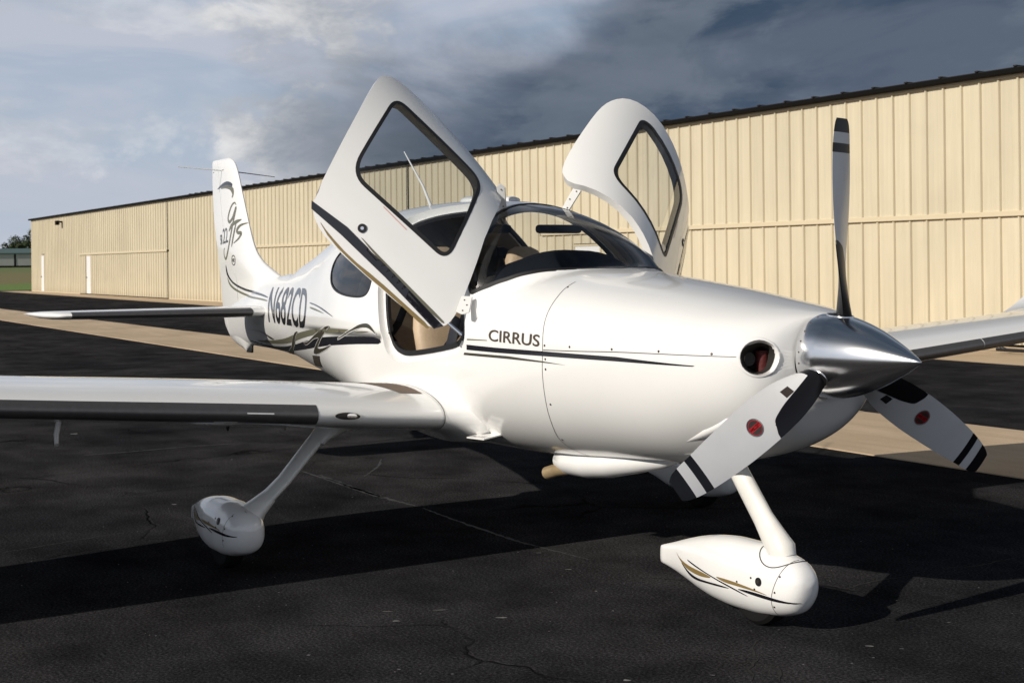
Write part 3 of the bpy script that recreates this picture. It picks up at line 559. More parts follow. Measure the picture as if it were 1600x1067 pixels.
mir=lambda L:np.array([(p[0],1-p[1]) for p in L])[::-1]
plane=empty('airplane'); tag(plane,'white single-engine propeller plane with both cabin doors swung up and black and olive stripes','airplane')
# outlines in (x,v)
DOOR=np.array([(-2.455,.470),(-2.428,.445),(-2.345,.3844),(-2.215,.3316),(-2.123,.2894),(-2.097,.2687),(-2.10,.2558),(-2.13,.2450),(-2.18,.2380),(-2.432,.2279),(-2.674,.2205),(-2.837,.2170),(-2.94,.220),(-3.015,.2285),(-3.053,.2410),(-3.193,.3189),(-3.352,.404),(-3.366,.4200),(-3.345,.4330),(-3.29,.4430),(-3.10,.4580),(-2.80,.4690),(-2.60,.4740),(-2.50,.4740)])
DOOR=densify(chaikin(DOOR,1),.04)
WIN=densify(round_poly([(p[0],p[1]*3.6) for p in ((-3.215,.4120),(-3.025,.2970),(-2.355,.3155),(-2.575,.4330))],[.07,.10,.07,.09],8)/[1,3.6],.04)
WS=round_poly([(-1.60,.5),(-1.647,.4297),(-1.702,.3928),(-1.777,.3668),(-1.864,.3455),(-1.966,.3314),(-2.100,.3180),(-2.205,.355),(-2.315,.410),(-2.375,.450),(-2.42,.478),(-2.435,.5)],.02,4)[5:-5]
WSF=chaikin(np.vstack([[(-1.60,.5)],WS,[(-2.435,.5)]]),1,closed=False)
WS=np.vstack([WSF,mir(WSF)[1:-1]])
RW=chaikin(vxz([(-4.20,1.66),(-4.15,1.56),(-4.03,1.485),(-3.80,1.440),(-3.45,1.425),(-3.31,1.45),(-3.31,1.55),(-3.40,1.70),(-3.52,1.76),(-3.85,1.78),(-4.10,1.735)]),3)
INL=vxz([(-0.108,1.223),(-0.109,1.204),(-0.111,1.186),(-0.114,1.171),(-0.12,1.16),(-0.128,1.153),(-0.138,1.151),(-0.149,1.154),(-0.16,1.161),(-0.171,1.173),(-0.18,1.188),(-0.185,1.206),(-0.188,1.225),(-0.188,1.244),(-0.185,1.261),(-0.18,1.276),(-0.172,1.288),(-0.161,1.295),(-0.15,1.298),(-0.138,1.295),(-0.127,1.287),(-0.118,1.276),(-0.112,1.26),(-0.109,1.242)])
gx=np.concatenate([[-.1015,-.1035,-.106,-.109,-.113,-.118,-.124,-.131,-.14,-.15,-.16,-.17,-.185,-.2,-.22,-.245,-.27],np.arange(-.30,-7.49,-.04)])
gv=np.arange(0,1,1/96)[1:]
rect=[(-.10,v) for v in np.linspace(0,1,97)]+[(x,1.) for x in gx]+[(-7.5,v) for v in np.linspace(1,0,97)]+[(x,0.) for x in gx[::-1]]
PDOOR=np.array([(-2.50,.4905),(-2.44,.480),(-2.430,.455),(-2.40,.422),(-2.345,.3844),(-2.215,.3316),(-2.123,.2894),(-2.097,.2687),(-2.10,.2558),(-2.13,.2450),(-2.18,.2380),(-2.432,.2279),(-2.674,.2205),(-2.837,.2170),(-2.94,.220),(-3.015,.2285),(-3.053,.2410),(-3.17,.31),(-3.25,.355),(-3.31,.39),(-3.328,.42),(-3.305,.441),(-3.245,.455),(-3.17,.4645),(-3.06,.472),(-2.83,.483),(-2.66,.490),(-2.56,.4925)])
PDOOR=densify(chaikin(PDOOR,1),.04)
holes=[DOOR,mir(PDOOR),WS,RW,mir(RW),INL,mir(INL)]
patch('fuselage',rect,holes,S,MW,plane,grid=(gx,gv))
fus=plane.children[0]
# nose back plate
def disc(name,c,r,n,mats,parent,seg=32,ring=None):
    n=Vector(n).normalized(); a=n.orthogonal().normalized(); b=n.cross(a); c=Vector(c)
    V=[c+a*r*math.cos(2*math.pi*k/seg)+b*r*math.sin(2*math.pi*k/seg) for k in range(seg)]
    if ring:
        V+=[c+a*ring*math.cos(2*math.pi*k/seg)+b*ring*math.sin(2*math.pi*k/seg) for k in range(seg)]
        F=[(k,(k+1)%seg,seg+(k+1)%seg,seg+k) for k in range(seg)]
    else: F=[tuple(range(seg))]
    return mesh(name,V,F,mats,parent,smooth=False)
disc('nose_bulkhead',(-.104,0,1.215),.168,(1,0,0),MINL,plane)
# cabin lining with the same openings, bulkheads
CX=(-4.55,-1.66)
def clipx(L): return np.array([(min(max(p[0],CX[0]),CX[1]),p[1]) for p in L])
lg=np.arange(-1.70,-4.53,-.05); lv=np.arange(0,1,1/64)[1:]
lrect=[(CX[1],v) for v in np.linspace(0,1,65)]+[(x,1.) for x in lg]+[(CX[0],v) for v in np.linspace(1,0,65)]+[(x,0.) for x in lg[::-1]]
def S_in(x,v): 
    P=S(x,v); N=nrm(S,x,v,eb=.0005); return P-N*.04
def lining():
    WSi=np.array([(min(p[0],-1.68),p[1]) for p in WS]); 
    q=[];
    for p in WSi:
        if not q or np.abs(np.array(q[-1])-p).max()>1e-4: q.append(tuple(p))
    v,f=tri2d(lrect,[DOOR,mir(PDOOR),q,RW,mir(RW)],lg,lv,3.6); P=S_in(v[:,0],v[:,1]); return mesh('cabin_lining',P,f[:,::-1],MIN,plane,auto=R(60))
lining()
for xb in (-4.53,):
    V=S_in(np.full(48,xb),np.linspace(0,1,49)[:-1]); mesh('rear_bulkhead',V,[tuple(range(48))],MIN,plane,smooth=False)
V=S_in(np.full(48,-1.70),np.linspace(0,1,49)[:-1]); mesh('firewall',V,[tuple(range(48))],MDK,plane,smooth=False)
bm=bmesh.new(); box(bm,(-4.2,-.36,.80),(-1.75,.36,.83)); bmobj('cabin_floor',bm,MDK,plane)
for side in (0,1):
    D=DOOR if side==0 else mir(PDOOR); W_=RW if side==0 else mir(RW)
    rim('door_jamb',D,S,.0,-.045,MW,plane); rim('window_reveal',W_,S,.0,-.04,MIN,plane)
    Din=np.array([((p[0]-c[0])*.90+c[0],(p[1]-c[1])*.90+c[1]) for c in [D.mean(0)] for p in D])
    patch('door_frame_flange',D,[Din],S_in,MW,plane,step=(.2,.05),eb=.001)
    ribbon('door_seal',Din,.026,S_in,MSEAL,plane,off=.006,closed=True,thick=.02)
    patch('rear_window',W_,[],S,MGLD,plane,step=(.06,.02),off=-.003); ribbon('window_seal',W_,.012,S,MSEAL,plane,off=.0015,closed=True)
    # engine air inlet
    I=INL if side==0 else mir(INL)
    rim('inlet_duct',I,S,-.012,-.16,MINL,plane)
    sg=-1 if side==0 else 1
    Pc=S(I[:,0],I[:,1]); Nc=nrm(S,I[:,0],I[:,1],eb=.001); c0=Pc.mean(0); n0=Nc.mean(0); n0/=np.linalg.norm(n0)
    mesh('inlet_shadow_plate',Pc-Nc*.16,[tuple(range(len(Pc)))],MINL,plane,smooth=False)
    fwd=np.array([1.,0,0]); th_=np.arctan2(Pc[:,2]-c0[2],(Pc-c0)@np.array([.5,sg*-.86,0])); front=np.clip((Pc[:,0]-c0[0])/.04,-1,1)
    rings=[Pc-Nc*.03, Pc+n0*.004+fwd*.002*front[:,None], c0+(Pc-c0)*1.05+n0*.003+fwd*.003*front[:,None], c0+(Pc-c0)*1.10+n0*.001, c0+(Pc-c0)*1.20-n0*.008, c0+(Pc-c0)*1.30-n0*.04]
    Vr,Fr=loft([list(r_) for r_ in rings],caps=False); bmr=bmesh.new(); vr=[bmr.verts.new(p) for p in Vr]; [bmr.faces.new([vr[i] for i in f_]) for f_ in Fr]; bmobj('inlet_lip',bmr,MW,plane,auto=R(80))
    cc=Vector(c0-n0*.10)
    ta=Vector(n0).cross(Vector((0,0,1))).normalized()
    if ta.x<0: ta=-ta
    tube('air_filter',[cc+ta*.028+Vector((0,0,-.052)),cc+ta*.028+Vector((0,0,.035))],.028,MRDF,plane,seg=20)
    tube('alternator_ring',[cc-ta*.03-Vector(n0)*.03,cc-ta*.03+Vector(n0)*.005],[.034,.03],MINL,plane,seg=20)
    tube('oil_hose',[cc-ta*.06+Vector((0,0,.05)),cc-ta*.045+Vector((0,0,.02)),cc-ta*.05-Vector((0,0,.03))],.008,MSCR,plane,seg=8)
# windshield
patch('windshield',WS,[],S,MGL,plane,step=(.05,.015),off=-.002,eb=.0005)
ribbon('windshield_seal',WS,.022,S,MSEAL,plane,off=.001,closed=True)
rim('windshield_reveal',WS,S,-.004,-.042,MIN,plane)
# glareshield, panel and compass pillar
def glare():
    secs=[]
    for x,zt,w_ in ((-1.70,1.585,.20),(-1.80,1.65,.31),(-1.95,1.69,.40),(-2.10,1.695,.46),(-2.22,1.665,.49),(-2.25,1.60,.49)):
        secs.append([Vector((x,-w_*math.cos(math.pi*k/20),1.40+(zt-1.40)*abs(math.sin(math.pi*k/20))**.8)) for k in range(21)])
    V,F=loft(secs,close=False,caps=False); mesh('glareshield',V,F,MDK,plane,auto=R(50))
    bm=bmesh.new(); box(bm,(-2.245,-.5,1.05),(-2.20,.5,1.53),.01); bmobj('instrument_panel',bm,MDK,plane)
    bm=bmesh.new(); box(bm,(-2.7,-.10,.76),(-2.25,.10,1.05),.03); bmobj('centre_console',bm,MIN,plane)
glare()
def seat(x,y):
    bm=bmesh.new(); box(bm,(x-.02,y-.23,.90),(x+.46,y+.23,1.04),.05); c=bmobj('seat_cushion',bm,MLEA,plane)
    secs=[]
    for k,(dz,w_,th) in enumerate([(0,.19,.05),(.05,.215,.065),(.25,.225,.07),(.42,.20,.06),(.52,.16,.05),(.57,.125,.055),(.64,.13,.06),(.70,.10,.05),(.725,.05,.03)]):
        cx_=x-.06-dz*.22; zz=1.0+dz
        secs.append([Vector((cx_+th*math.sin(2*math.pi*q/24)*abs(math.sin(2*math.pi*q/24))**-.2 if abs(math.sin(2*math.pi*q/24))>1e-6 else cx_,y+w_*math.copysign(abs(math.cos(2*math.pi*q/24))**.6,math.cos(2*math.pi*q/24)),zz)) for q in range(24)])
    V,F=loft(secs); mesh('seat_back',V,F,MLEA,plane,auto=R(60))
    tube('seat_belt',[(x-.15,y+.17,1.62),(x-.02,y+.14,1.50),(x+.03,y,1.25),(x+.05,y-.18,1.05)],[(.025,.004)]*4,MBLT,plane,seg=8,orient=(0,1,0))
for sx_,sy_ in ((-2.80,.29),(-2.80,-.29)): seat(sx_,sy_)
for sy_ in (.27,-.27): seat(-3.65,sy_)
tube('seat_harness',[(-2.42,-.50,1.33),(-2.46,-.52,1.18),(-2.44,-.50,1.06)],[(.05,.012)]*3,MBLT,plane,orient=(1,0,0))
for sy_ in (.24,-.24):
    bm=bmesh.new(); box(bm,(-2.56,sy_-.15,1.795),(-2.50,sy_+.15,1.845),.02); bmobj('sun_visor',bm,MDK,plane)
# ---- paint on the fuselage
def fdecal(name,key,m,off=.0016,parent=None,pts=None,sm=2):
    X=np.array(pts if pts is not None else DEC[key]); X=chaikin(X,sm); patch(name,vxz(X),[],S,m,parent or plane,step=(.04,.005),off=off,eb=.0005,densify_=.02)
fdecal('black_stripe','band',MBK,.0014,sm=1); fdecal('olive_stripe','olive',MOL,.0014); fdecal('olive_stripe','olive_thin',MOL); fdecal('stripe_swirl','arch',MSW,.0026)
fdecal('stripe_swirl','tarch',MSW,.002); fdecal('stripe_swirl','hook',MSW,.0026); fdecal('stripe_swirl','slash',MSW,.0026)
fdecal('black_stripe','rblack',MBK); fdecal('olive_stripe','rolive',MOL); fdecal('black_stripe','cblack',MBK,sm=0); fdecal('thin_stripe','cthin',MOL,sm=0); fdecal('thin_stripe','cbrown',MSW,sm=0)
text_on('registration_lettering','N682CD',DEC['reg'],S,MBK,plane,off=.002,bold=.014,conv=vxz)
text_on('maker_lettering','CIRRUS',[(-1.862,1.231),(-1.414,1.221),(-1.414,1.279),(-1.865,1.290)],S,mat('bronze_lettering',(.06,.045,.03),.3),plane,off=.002,bold=.014,conv=vxz)
for k_ in ('arch','hook','slash'): ribbon('swirl_outline',vxz(densify(chaikin(np.array(DEC[k_]),2),.03)),.007,S,MW,plane,off=.0022,closed=True)
g=[(-4.624,1.007),(-4.367,1.018),(-4.52,.930),(-4.86,.918)]
patch('vent_grille',vxz(g),[],S,MSCR,plane,step=(.04,.006),off=.002)
for i in range(5):
    z_=.932+i*.017; ribbon('vent_slat',vxz([(-4.80+.045*i,z_),(-4.53+.034*i,z_+.006)]),.005,S,MOL,plane,off=.005)
# cowling joints and screws
seam=mat('panel_gap',(.06,.055,.05),.8)
for s_ in (False,True):
    ribbon('cowling_joint',vxz(smooth_loop(np.array([(-1.385,1.207),(-1.1,1.214),(-.857,1.222),(-.6,1.226),(-.332,1.228),(-.20,1.228)]),4,closed=False),s_),.004,S,seam,plane,off=.0008)
    ribbon('cowling_joint',vxz(smooth_loop(np.array([(-1.45,1.53),(-1.44,1.50),(-1.417,1.446),(-1.402,1.35),(-1.389,1.228),(-1.40,1.104),(-1.42,.978),(-1.464,.847),(-1.518,.741),(-1.50,.66)]),4,closed=False),s_),.004,S,seam,plane,off=.0008)
#acc=np.array([(-1.0,.3561),(-.951,.4064),(-.801,.4155),(-.725,.3618),(-.886,.3426)]); ribbon('oil_door_joint',densify(round_poly(acc,.02,3),.03),.003,S,seam,plane,off=.0008,closed=True)
def screws(name,pts,fn,r=.006,off=.0015,flip=False,parent=plane):
    P=np.array(pts); C_=fn(P[:,0],P[:,1]); N=nrm(fn,P[:,0],P[:,1],eb=.0005)*(-1 if flip else 1); bm=bmesh.new()
    for c,n in zip(C_,N):
        n=Vector(n); rotq=n.to_track_quat('Z','Y').to_matrix().to_4x4()
        bmesh.ops.create_cone(bm,cap_ends=True,segments=12,radius1=r,radius2=r*.8,depth=.002,matrix=Matrix.Translation(Vector(c)+n*off)@rotq)
    return bmobj(name,bm,MSCR,parent)
for s_ in (False,True): 
    o=screws('cowling_screws',vxz(DEC['screws'],s_),S)
# ---- fin, rudder
fLE=pchip([.88,.93,.97,1.1,1.35,1.5,1.57,1.60,1.66,1.76,1.9,2.09,2.3,2.44,2.52,2.56,2.58],[-7.12,-7.02,-6.92,-6.55,-6.2,-6.22,-6.42,-6.52,-6.70,-6.87,-6.98,-7.09,-7.21,-7.29,-7.36,-7.43,-7.52])
fTE=pchip([.88,.92,.96,1.04,1.12,1.30,1.49,1.8,2.13,2.4,2.54,2.575,2.58],[-7.0,-7.22,-7.42,-7.58,-7.67,-7.73,-7.77,-7.86,-7.95,-7.97,-7.97,-7.955,-7.93])
fT=pchip([.88,.93,1.05,1.5,1.7,2.1,2.5,2.56,2.58],[.004,.030,.062,.052,.045,.034,.026,.014,.001])
def foil(c): c=np.clip(c,0,1); return 2*(1.4845*np.sqrt(c)-.63*c-1.758*c*c+1.4215*c**3-.5180*c**4)
def SF(x,z):
    x=np.asarray(x,float);z=np.asarray(z,float); c=(fLE(z)-x)/np.maximum(fLE(z)-fTE(z),.01); return np.stack([x,-fT(z)*foil(c)-.0,z],-1)
def finloft(name,c0,c1,mat_):
    zs=np.concatenate([np.linspace(.885,1.12,9),np.linspace(1.16,2.44,40),[2.47,2.50,2.525,2.545,2.56,2.57,2.58]]); secs=[]
    cs=c0+(c1-c0)*(1-np.cos(np.linspace(0,math.pi/2 if c0==0 else math.pi,22)))/(1 if c0==0 else 2)
    for z_ in zs:
        le,te,t_=float(fLE(z_)),float(fTE(z_)),float(fT(z_)); X=le+(te-le)*cs; Y=t_*foil(cs)
        secs.append([(x,-y,z_) for x,y in zip(X,Y)]+[(x,y,z_) for x,y in list(zip(X,Y))[::-1]])
    V,F=loft(secs); return mesh(name,V,F,mat_,plane,auto=R(40))
finloft('tail_fin',0,.66,MW); finloft('rudder',.668,1,MW)
def SU(x,z):
    a=SF(x,z); zz=np.asarray(z,float); v=vxz(np.stack([np.maximum(np.asarray(x,float),-7.49),np.minimum(zz,bt(x)-.004)],1)); b=S(v[:,0],v[:,1]); y=np.where((zz<bt(x)-.004)&(np.asarray(x)>-7.49),np.minimum(a[:,1],b[:,1]),a[:,1]); return np.stack([a[:,0],y,a[:,2]],-1)
def findecal(name,X,m,sm=2): X=chaikin(np.array(X),sm); patch(name,X,[],SU,m,plane,step=(.05,.02),sv=1,off=.0015,eb=1e-3,densify_=.02)
def finstroke(name,X,w_,m,taper=((0,.3),(.25,1),(.7,1),(1,.2))): ribbon(name,smooth_loop(np.array(X),6,closed=False),w_,SF,m,plane,off=.002,sv=1,taper=taper)
findecal('black_stripe',DEC['upblack'][:10]+DEC['upblack'][10:],MBK,2); findecal('olive_stripe',DEC['upolive'],MOL,2)
finstroke('logo_stroke',DEC['swb'],.05,MBK,((0,.1),(.6,1),(1,.6))); finstroke('logo_stroke',DEC['swo'],.05,MOL,((0,.3),(.6,1),(1,.1)))
for k,w_ in (('g1',.028),('T1',.032),('T2',.030),('S1',.030)): finstroke('logo_stroke',DEC[k],w_,MOL)
text_on('logo_lettering','SR',DEC['SR'],SF,MBK,plane,bold=.02,eb=1e-3); text_on('logo_lettering','22',DEC['22'],SF,MBK,plane,bold=.005,eb=1e-3)
c_=np.array([(-7.319+.055*math.cos(a),1.675+.042*math.sin(a)) for a in np.linspace(0,2*math.pi,25)[:-1]]); ribbon('logo_ring',c_,.008,SF,MBK,plane,off=.002,closed=True,sv=1)
text_on('logo_lettering','MU',[(-7.352,1.658),(-7.286,1.658),(-7.286,1.692),(-7.352,1.692)],SF,MBK,plane,bold=.01,eb=1e-3)
tube('fin_antenna',[(-7.64,-.02,2.475),(-7.66,-.42,2.50)],[.006,.004],MW,plane,seg=8); tube('fin_antenna',[(-7.64,.02,2.475),(-7.5,.42,2.42)],[.005,.003],MSCR,plane,seg=8)
ribbon('fin_cap_joint',np.array([(-7.94,2.475),(-7.6,2.478),(-7.345,2.475)]),.006,SF,seam,plane,off=.001,sv=1)
bm=bmesh.new(); box(bm,(-7.10,-.012,.885),(-6.98,.012,.95),.008); bmobj('tail_skid',bm,MSEAL,plane)
# ---- stabiliser
def stab(sg):
    secs=[];
    for a,le,te,t_,z_ in ((.02,-6.05,-6.78,.045,1.262),(.3,-6.05,-6.78,.045,1.262),(1.2,-6.09,-6.75,.037,1.268),(1.74,-6.115,-6.73,.032,1.272),(1.80,-6.16,-6.735,.030,1.273),(1.86,-6.28,-6.75,.024,1.275),(1.90,-6.45,-6.77,.014,1.277),(1.915,-6.6,-6.77,.004,1.278)):
        q=np.linspace(0,2*math.pi,33)[:-1]; c=.5*(1-np.cos(q)); h=foil(c)*t_*np.where(q<math.pi,1,-1)
        secs.append([(le+(te-le)*cc,sg*a,z_+hh) for cc,hh in zip(c,h)])
    V,F=loft(secs); bm=bmesh.new(); vs=[bm.verts.new(v) for v in V]; [bm.faces.new([vs[i] for i in f]) for f in F]; bmobj('horizontal_stabiliser',bm,MW,plane,auto=R(50))
    # dark leading edge strip
    q=np.linspace(-.50,.62,13); secs=[]
    for a,le,te,t_,z_ in ((.33,-6.05,-6.78,.045,1.262),(1.2,-6.09,-6.75,.037,1.268),(1.70,-6.113,-6.73,.032,1.272)):
        c=.5*(1-np.cos(np.abs(q))); h=foil(c)*(t_+.0015)*np.sign(q)
        secs.append([(le+.002+(te-le)*cc,sg*a,z_+hh) for cc,hh in zip(c,h)])
    V,F=loft(secs,close=False,caps=False); mesh('deicing_panel',V,F,MBOOT,plane)
for sg in (-1,1): stab(sg)
# ---- wings
wLE=lambda a:-2.25+.045*a
wTE=pchip([0,.6,1.8,4.7,5.6],[-3.80,-3.80,-3.78,-3.33,-3.20])
def WG(a,s,tip0=5.40):
    a=np.asarray(a,float); s=np.asarray(s,float)
    le=wLE(a); te=wTE(a); z0=.752+.0864*a; t_=np.interp(a,[0,1.2,2.6,5.4],[.155,.142,.122,.120]); k=np.ones_like(a)
    tip=np.clip((a-tip0)/.5,0,1); le=le-.62*tip**2.2; te=te-.05*tip; z0=z0+.17*tip**1.6; t_=t_*(1-tip**2*.85)
    c=le-te; xc=.5*(1+np.cos(2*math.pi*s)); yt=foil(xc)/2*t_*1.0*2/2; sgn=np.where(s<.5,1,-1)
    cam_=.028*4*xc*(1-xc)
    z=z0+(cam_+sgn*yt*1.0)*c-xc*c*math.sin(R(1.6))
    return np.stack([le-xc*c,-a,z],-1)
def FRN(a,s):
    """root cuff: swells towards the fuselage"""
    a=np.asarray(a,float); s=np.asarray(s,float); g=np.clip((.69-a)/.20,0,1); g=g**1.7
    P=WG(np.full_like(a,.80)*0+a,s); xc=.5*(1+np.cos(2*math.pi*s)); ctr=np.stack([wLE(a)-xc*(wLE(a)-wTE(a)),-a,.752+.0864*a-xc*.03],-1)
    dz=(P-ctr)[...,2]; P=P.copy(); P[...,2]+=dz*g*.65; 
    P[...,0]+=g*.09*np.exp(-((xc)/.10)**1.3) - g*.10*(xc>.9)*(xc-.9)*10
    n=np.where(s<.5,1,-1); P[...,2]+=n*.004*(1-np.exp(-((.69-a)/.015)**2))
    return P
def wing(sg):
    t0=5.40 if sg<0 else 4.82; e0=t0-.08; W_=lambda a,s:WG(a,s,t0)
    ys=list(np.linspace(.40,t0-.02,39))+list(np.linspace(t0+.02,t0+.50,14)); ss=np.linspace(0,1,81)[:-1]
    def build(name,fn,ys,mat_):
        secs=[fn(np.full(len(ss),a),ss)*[1,-sg,1] for a in ys]; V,F=loft(secs); bm=bmesh.new(); vs=[bm.verts.new(v) for v in V]
        for f in F: bm.faces.new([vs[i] for i in f])
        return bmobj(name,bm,mat_,plane,auto=R(55))
    # starboard = WG's own -y side (sg=-1)
    build('wing',W_,ys,MW); build('wing_root_fairing',FRN,list(np.linspace(.30,.66,20))+[.67,.68,.685,.69],MW)
    fl=sg>0; fn=(lambda a,s:WG(a,s,t0)*[1,-sg,1])
    # dark leading edge panel
    for a0,a1 in ((1.42,3.352),(3.358,e0)):
        ln=[(a,s) for a in np.linspace(a0,a1,20) for s in (0,)]
        A=np.linspace(a0,a1,24); Sx=np.linspace(.452,.552,15); AA,SS=np.meshgrid(A,Sx,indexing='ij'); P=fn(AA.ravel(),SS.ravel()); N=nrm(fn,AA.ravel(),SS.ravel())*(1 if sg<0 else -1); P=P+N*.002
        m_=len(Sx); F=[(i*m_+j,i*m_+j+1,(i+1)*m_+j+1,(i+1)*m_+j) for i in range(len(A)-1) for j in range(m_-1)]
        if sg<0: F=[f[::-1] for f in F]
        t=P[np.array([f[:3] for f in F])]; gn=np.cross(t[:,1]-t[:,0],t[:,2]-t[:,0]); 
        if (gn*N[[f[0] for f in F]]).sum()<0: F=[f[::-1] for f in F]
        mesh('deicing_panel',P,F,MBOOT,plane,N=N)
    ribbon('stall_strip',[(1.66,.495),(1.80,.495)],.008,fn,MW,plane,off=.006,flip=fl,sv=1.5); ribbon('stall_strip',[(1.84,.540),(1.96,.540)],.008,fn,MW,plane,off=.006,flip=fl,sv=1.5)
    # walkway
    wk=[(.72,.20),(1.02,.20),(.86,.385),(.72,.385)]
    patch('walkway',densify(wk,.03),[],fn,MWLK,plane,step=(.04,.02),sv=1.5,off=.002,flip=fl)
    # landing light recess: flat dark ellipse paints its shaded hollow
    el=[(1.26+.075*math.cos(t),.500+.019*math.sin(t)) for t in np.linspace(0,2*math.pi,33)[:-1]]
    patch('landing_recess_shade',el,[],fn,MINL,plane,step=(.02,.004),sv=1.5,off=.002,flip=fl); ribbon('landing_light_rim',el,.008,fn,MWG,plane,off=.004,closed=True,flip=fl,sv=1.5)
    ribbon('root_fairing_joint',[(.69,s) for s in np.linspace(.03,.97,60)],.005,fn,seam,plane,off=.0055,flip=fl,sv=1.5)
    el2=[(1.235+.028*math.cos(t),.500+.014*math.sin(t)) for t in np.linspace(0,2*math.pi,25)[:-1]]; patch('lamp_lens_lit_lip',el2,[],fn,MCHR,plane,step=(.02,.004),sv=1.5,off=.003,flip=fl)  # bright lens disc set to one side, painting the recess's lit lip
    # aileron and flap gaps
    for q in ([(a,.167) for a in np.linspace(.85,e0-.04,30)],[(3.25,.167),(3.25,.09),(3.25,.01)],[(e0-.04,.167),(e0-.04,.09),(e0-.04,.01)]):
        ribbon('control_surface_gap',densify(q,.05,closed=False),.006,fn,seam,plane,off=.001,flip=fl,sv=1.5)
    ribbon('wingtip_joint',[(t0-.03,s) for s in np.linspace(.05,.95,40)],.005,fn,seam,plane,off=.001,flip=fl,sv=1.5)
    nl=WG(np.array([t0+.33]),np.array([.47]),t0)[0]*[1,-sg,1]
    bm=bmesh.new(); bmesh.ops.create_icosphere(bm,subdivisions=3,radius=1,matrix=Matrix.Translation(Vector(nl)+Vector((.0,0,.012)))@Matrix.Diagonal((.07,.035,.022,1))); bmobj('navigation_light',bm,MGLT,plane)
wing(-1); wing(1)
# pitot mast, tie down ring
tube('pitot_mast',[(-2.42,-2.62,.955),(-2.43,-2.64,.845),(-2.40,-2.645,.80)],[(.045,.012),(.030,.011),(.016,.009)],MWG,plane,seg=16,orient=(1,0,0))
for sg in (-1,1):
    ring=[Vector((-2.62+.013*math.cos(t),sg*1.74,.80+.018*math.sin(t))) for t in np.linspace(0,2*math.pi,17)]
    tube('tie_down_ring',ring,.004,MSEAL,plane,seg=8,caps=False)
    tube('aileron_hinge_fairing',[(-3.45,sg*4.0,1.07),(-3.3,sg*4.0,1.06),(-3.1,sg*4.0,1.05)],[.006,.018,.004],MWG,plane)
# ---- cabin doors, swung up and forward about the hinge line
H1=np.array([-2.0753,-.6115,1.3814]); H2=np.array([-2.3780,-.1868,1.9360]); PHI=1.31388
def rotv(v,k,a): k=k/np.linalg.norm(k); return v*math.cos(a)+np.cross(k,v)*math.sin(a)+(v@k)[...,None]*k*(1-math.cos(a))
def DO(x,v): return H1+rotv(S(x,v)-H1,H2-H1,PHI)
PH1=np.array([-2.0665,-.6084,1.3816]); PH2=np.array([-2.2466,-.1239,1.9235])
def DOP(x,v): return (PH1+rotv(S(x,v)-PH1,PH2-PH1,1.0813))*[1,-1,1]
dplace=[]
def door(port):
    fn=DOP if port else DO; fl=port
    DOOR=PDOOR if port else globals()['DOOR']
    d=patch('cabin_door',DOOR,[WIN],fn,MW,plane,step=(.04,.012),flip=fl,eb=.0005)
    fin_=(lambda x,v:fn(x,v)-nrm(fn,x,v,eb=.0005)*(-1 if fl else 1)*.045)
    v,f=tri2d(DOOR,[WIN],np.arange(-3.4,-2.05,.05),np.arange(.21,.49,.015),3.6); P=fin_(v[:,0],v[:,1]); mesh('inner_panel',P,f,MWG,d,auto=R(60))
    rim('door_edge',DOOR,fn,0,-.045,MW,d,flip=fl); rim('window_frame',WIN,fn,0,-.05,MIN if not port else mat('grey_window_reveal',(.16,.155,.15),.7),d,flip=fl)
    patch('door_window',WIN,[],fn,MGLT if not port else MGL,d,step=(.05,.015),off=-.004,flip=fl); ribbon('window_seal',WIN,.020,fn,MSEAL,d,off=.0015,closed=True,flip=fl)
    dd=lambda n,k,m,o=.0015:patch(n,vxz(chaikin(np.array(DEC[k]),0 if k=='dband' else 1)),[],fn,m,d,step=(.04,.005),off=o,flip=fl,densify_=.02)
    dd('black_stripe','dband',MBK,.0032); dd('gold_stripe','dgold',MGD); dd('olive_stripe','dolive',MOL)
    L=np.array([(-2.765,.2601)]); c=fn(L[:,0],L[:,1])[0]; n=nrm(fn,L[:,0],L[:,1],eb=.0005)[0]*(-1 if fl else 1)
    c=Vector(c);n=Vector(n)
    tube('door_latch',[c,c+n*.004],.024,MSEAL,d,seg=24); tube('latch_key_slot',[c+n*.004,c+n*.0055],.009,MCHR,d,seg=16)
    ribbon('warning_lettering',vxz([(-2.78,1.399),(-2.70,1.404),(-2.61,1.410)]),.004,fn,mat('faded_red_print',(.6,.32,.28),.5),d,off=.0015,flip=fl)
    bm=bmesh.new()
    return d
door(False); door(True)
# hinge brackets
def hinge(p,q,w_,name='door_hinge',sg=-1):
    p=Vector(p);q=Vector(q); d=(q-p); up_=Vector((0,0,1)); n=Vector((.75,-.65,.1)).normalized(); s_=d.cross(n).normalized()*w_
    V=[];t_=n*.008
    ring=[p+s_*.8,q+s_,q+d*.15,q-s_*.9,p-s_*.8]
    V=[v+t_ for v in ring]+[v-t_ for v in ring]; F=[(0,1,2,3,4),(9,8,7,6,5)]+[(i,5+i,5+(i+1)%5,(i+1)%5) for i in range(5)]
    bm=bmesh.new(); vs=[bm.verts.new(v) for v in V]; [bm.faces.new([vs[i] for i in f]) for f in F]; bmesh.ops.bevel(bm,geom=bm.edges[:],offset=.003,segments=2,affect='EDGES')
    o=bmobj(name,bm,MW,plane)
    bm=bmesh.new()
    for t in (p.lerp(q,.25)+s_*.2,p.lerp(q,.55)-s_*.3,p.lerp(q,.9)+s_*.1):
        bmesh.ops.create_cone(bm,cap_ends=True,segments=10,radius1=.0045,radius2=.004,depth=.003,matrix=Matrix.Translation(t+t_*1.2)@n.to_track_quat('Z','Y').to_matrix().to_4x4())
    s2=bmobj('hinge_screws',bm,MSCR,o)
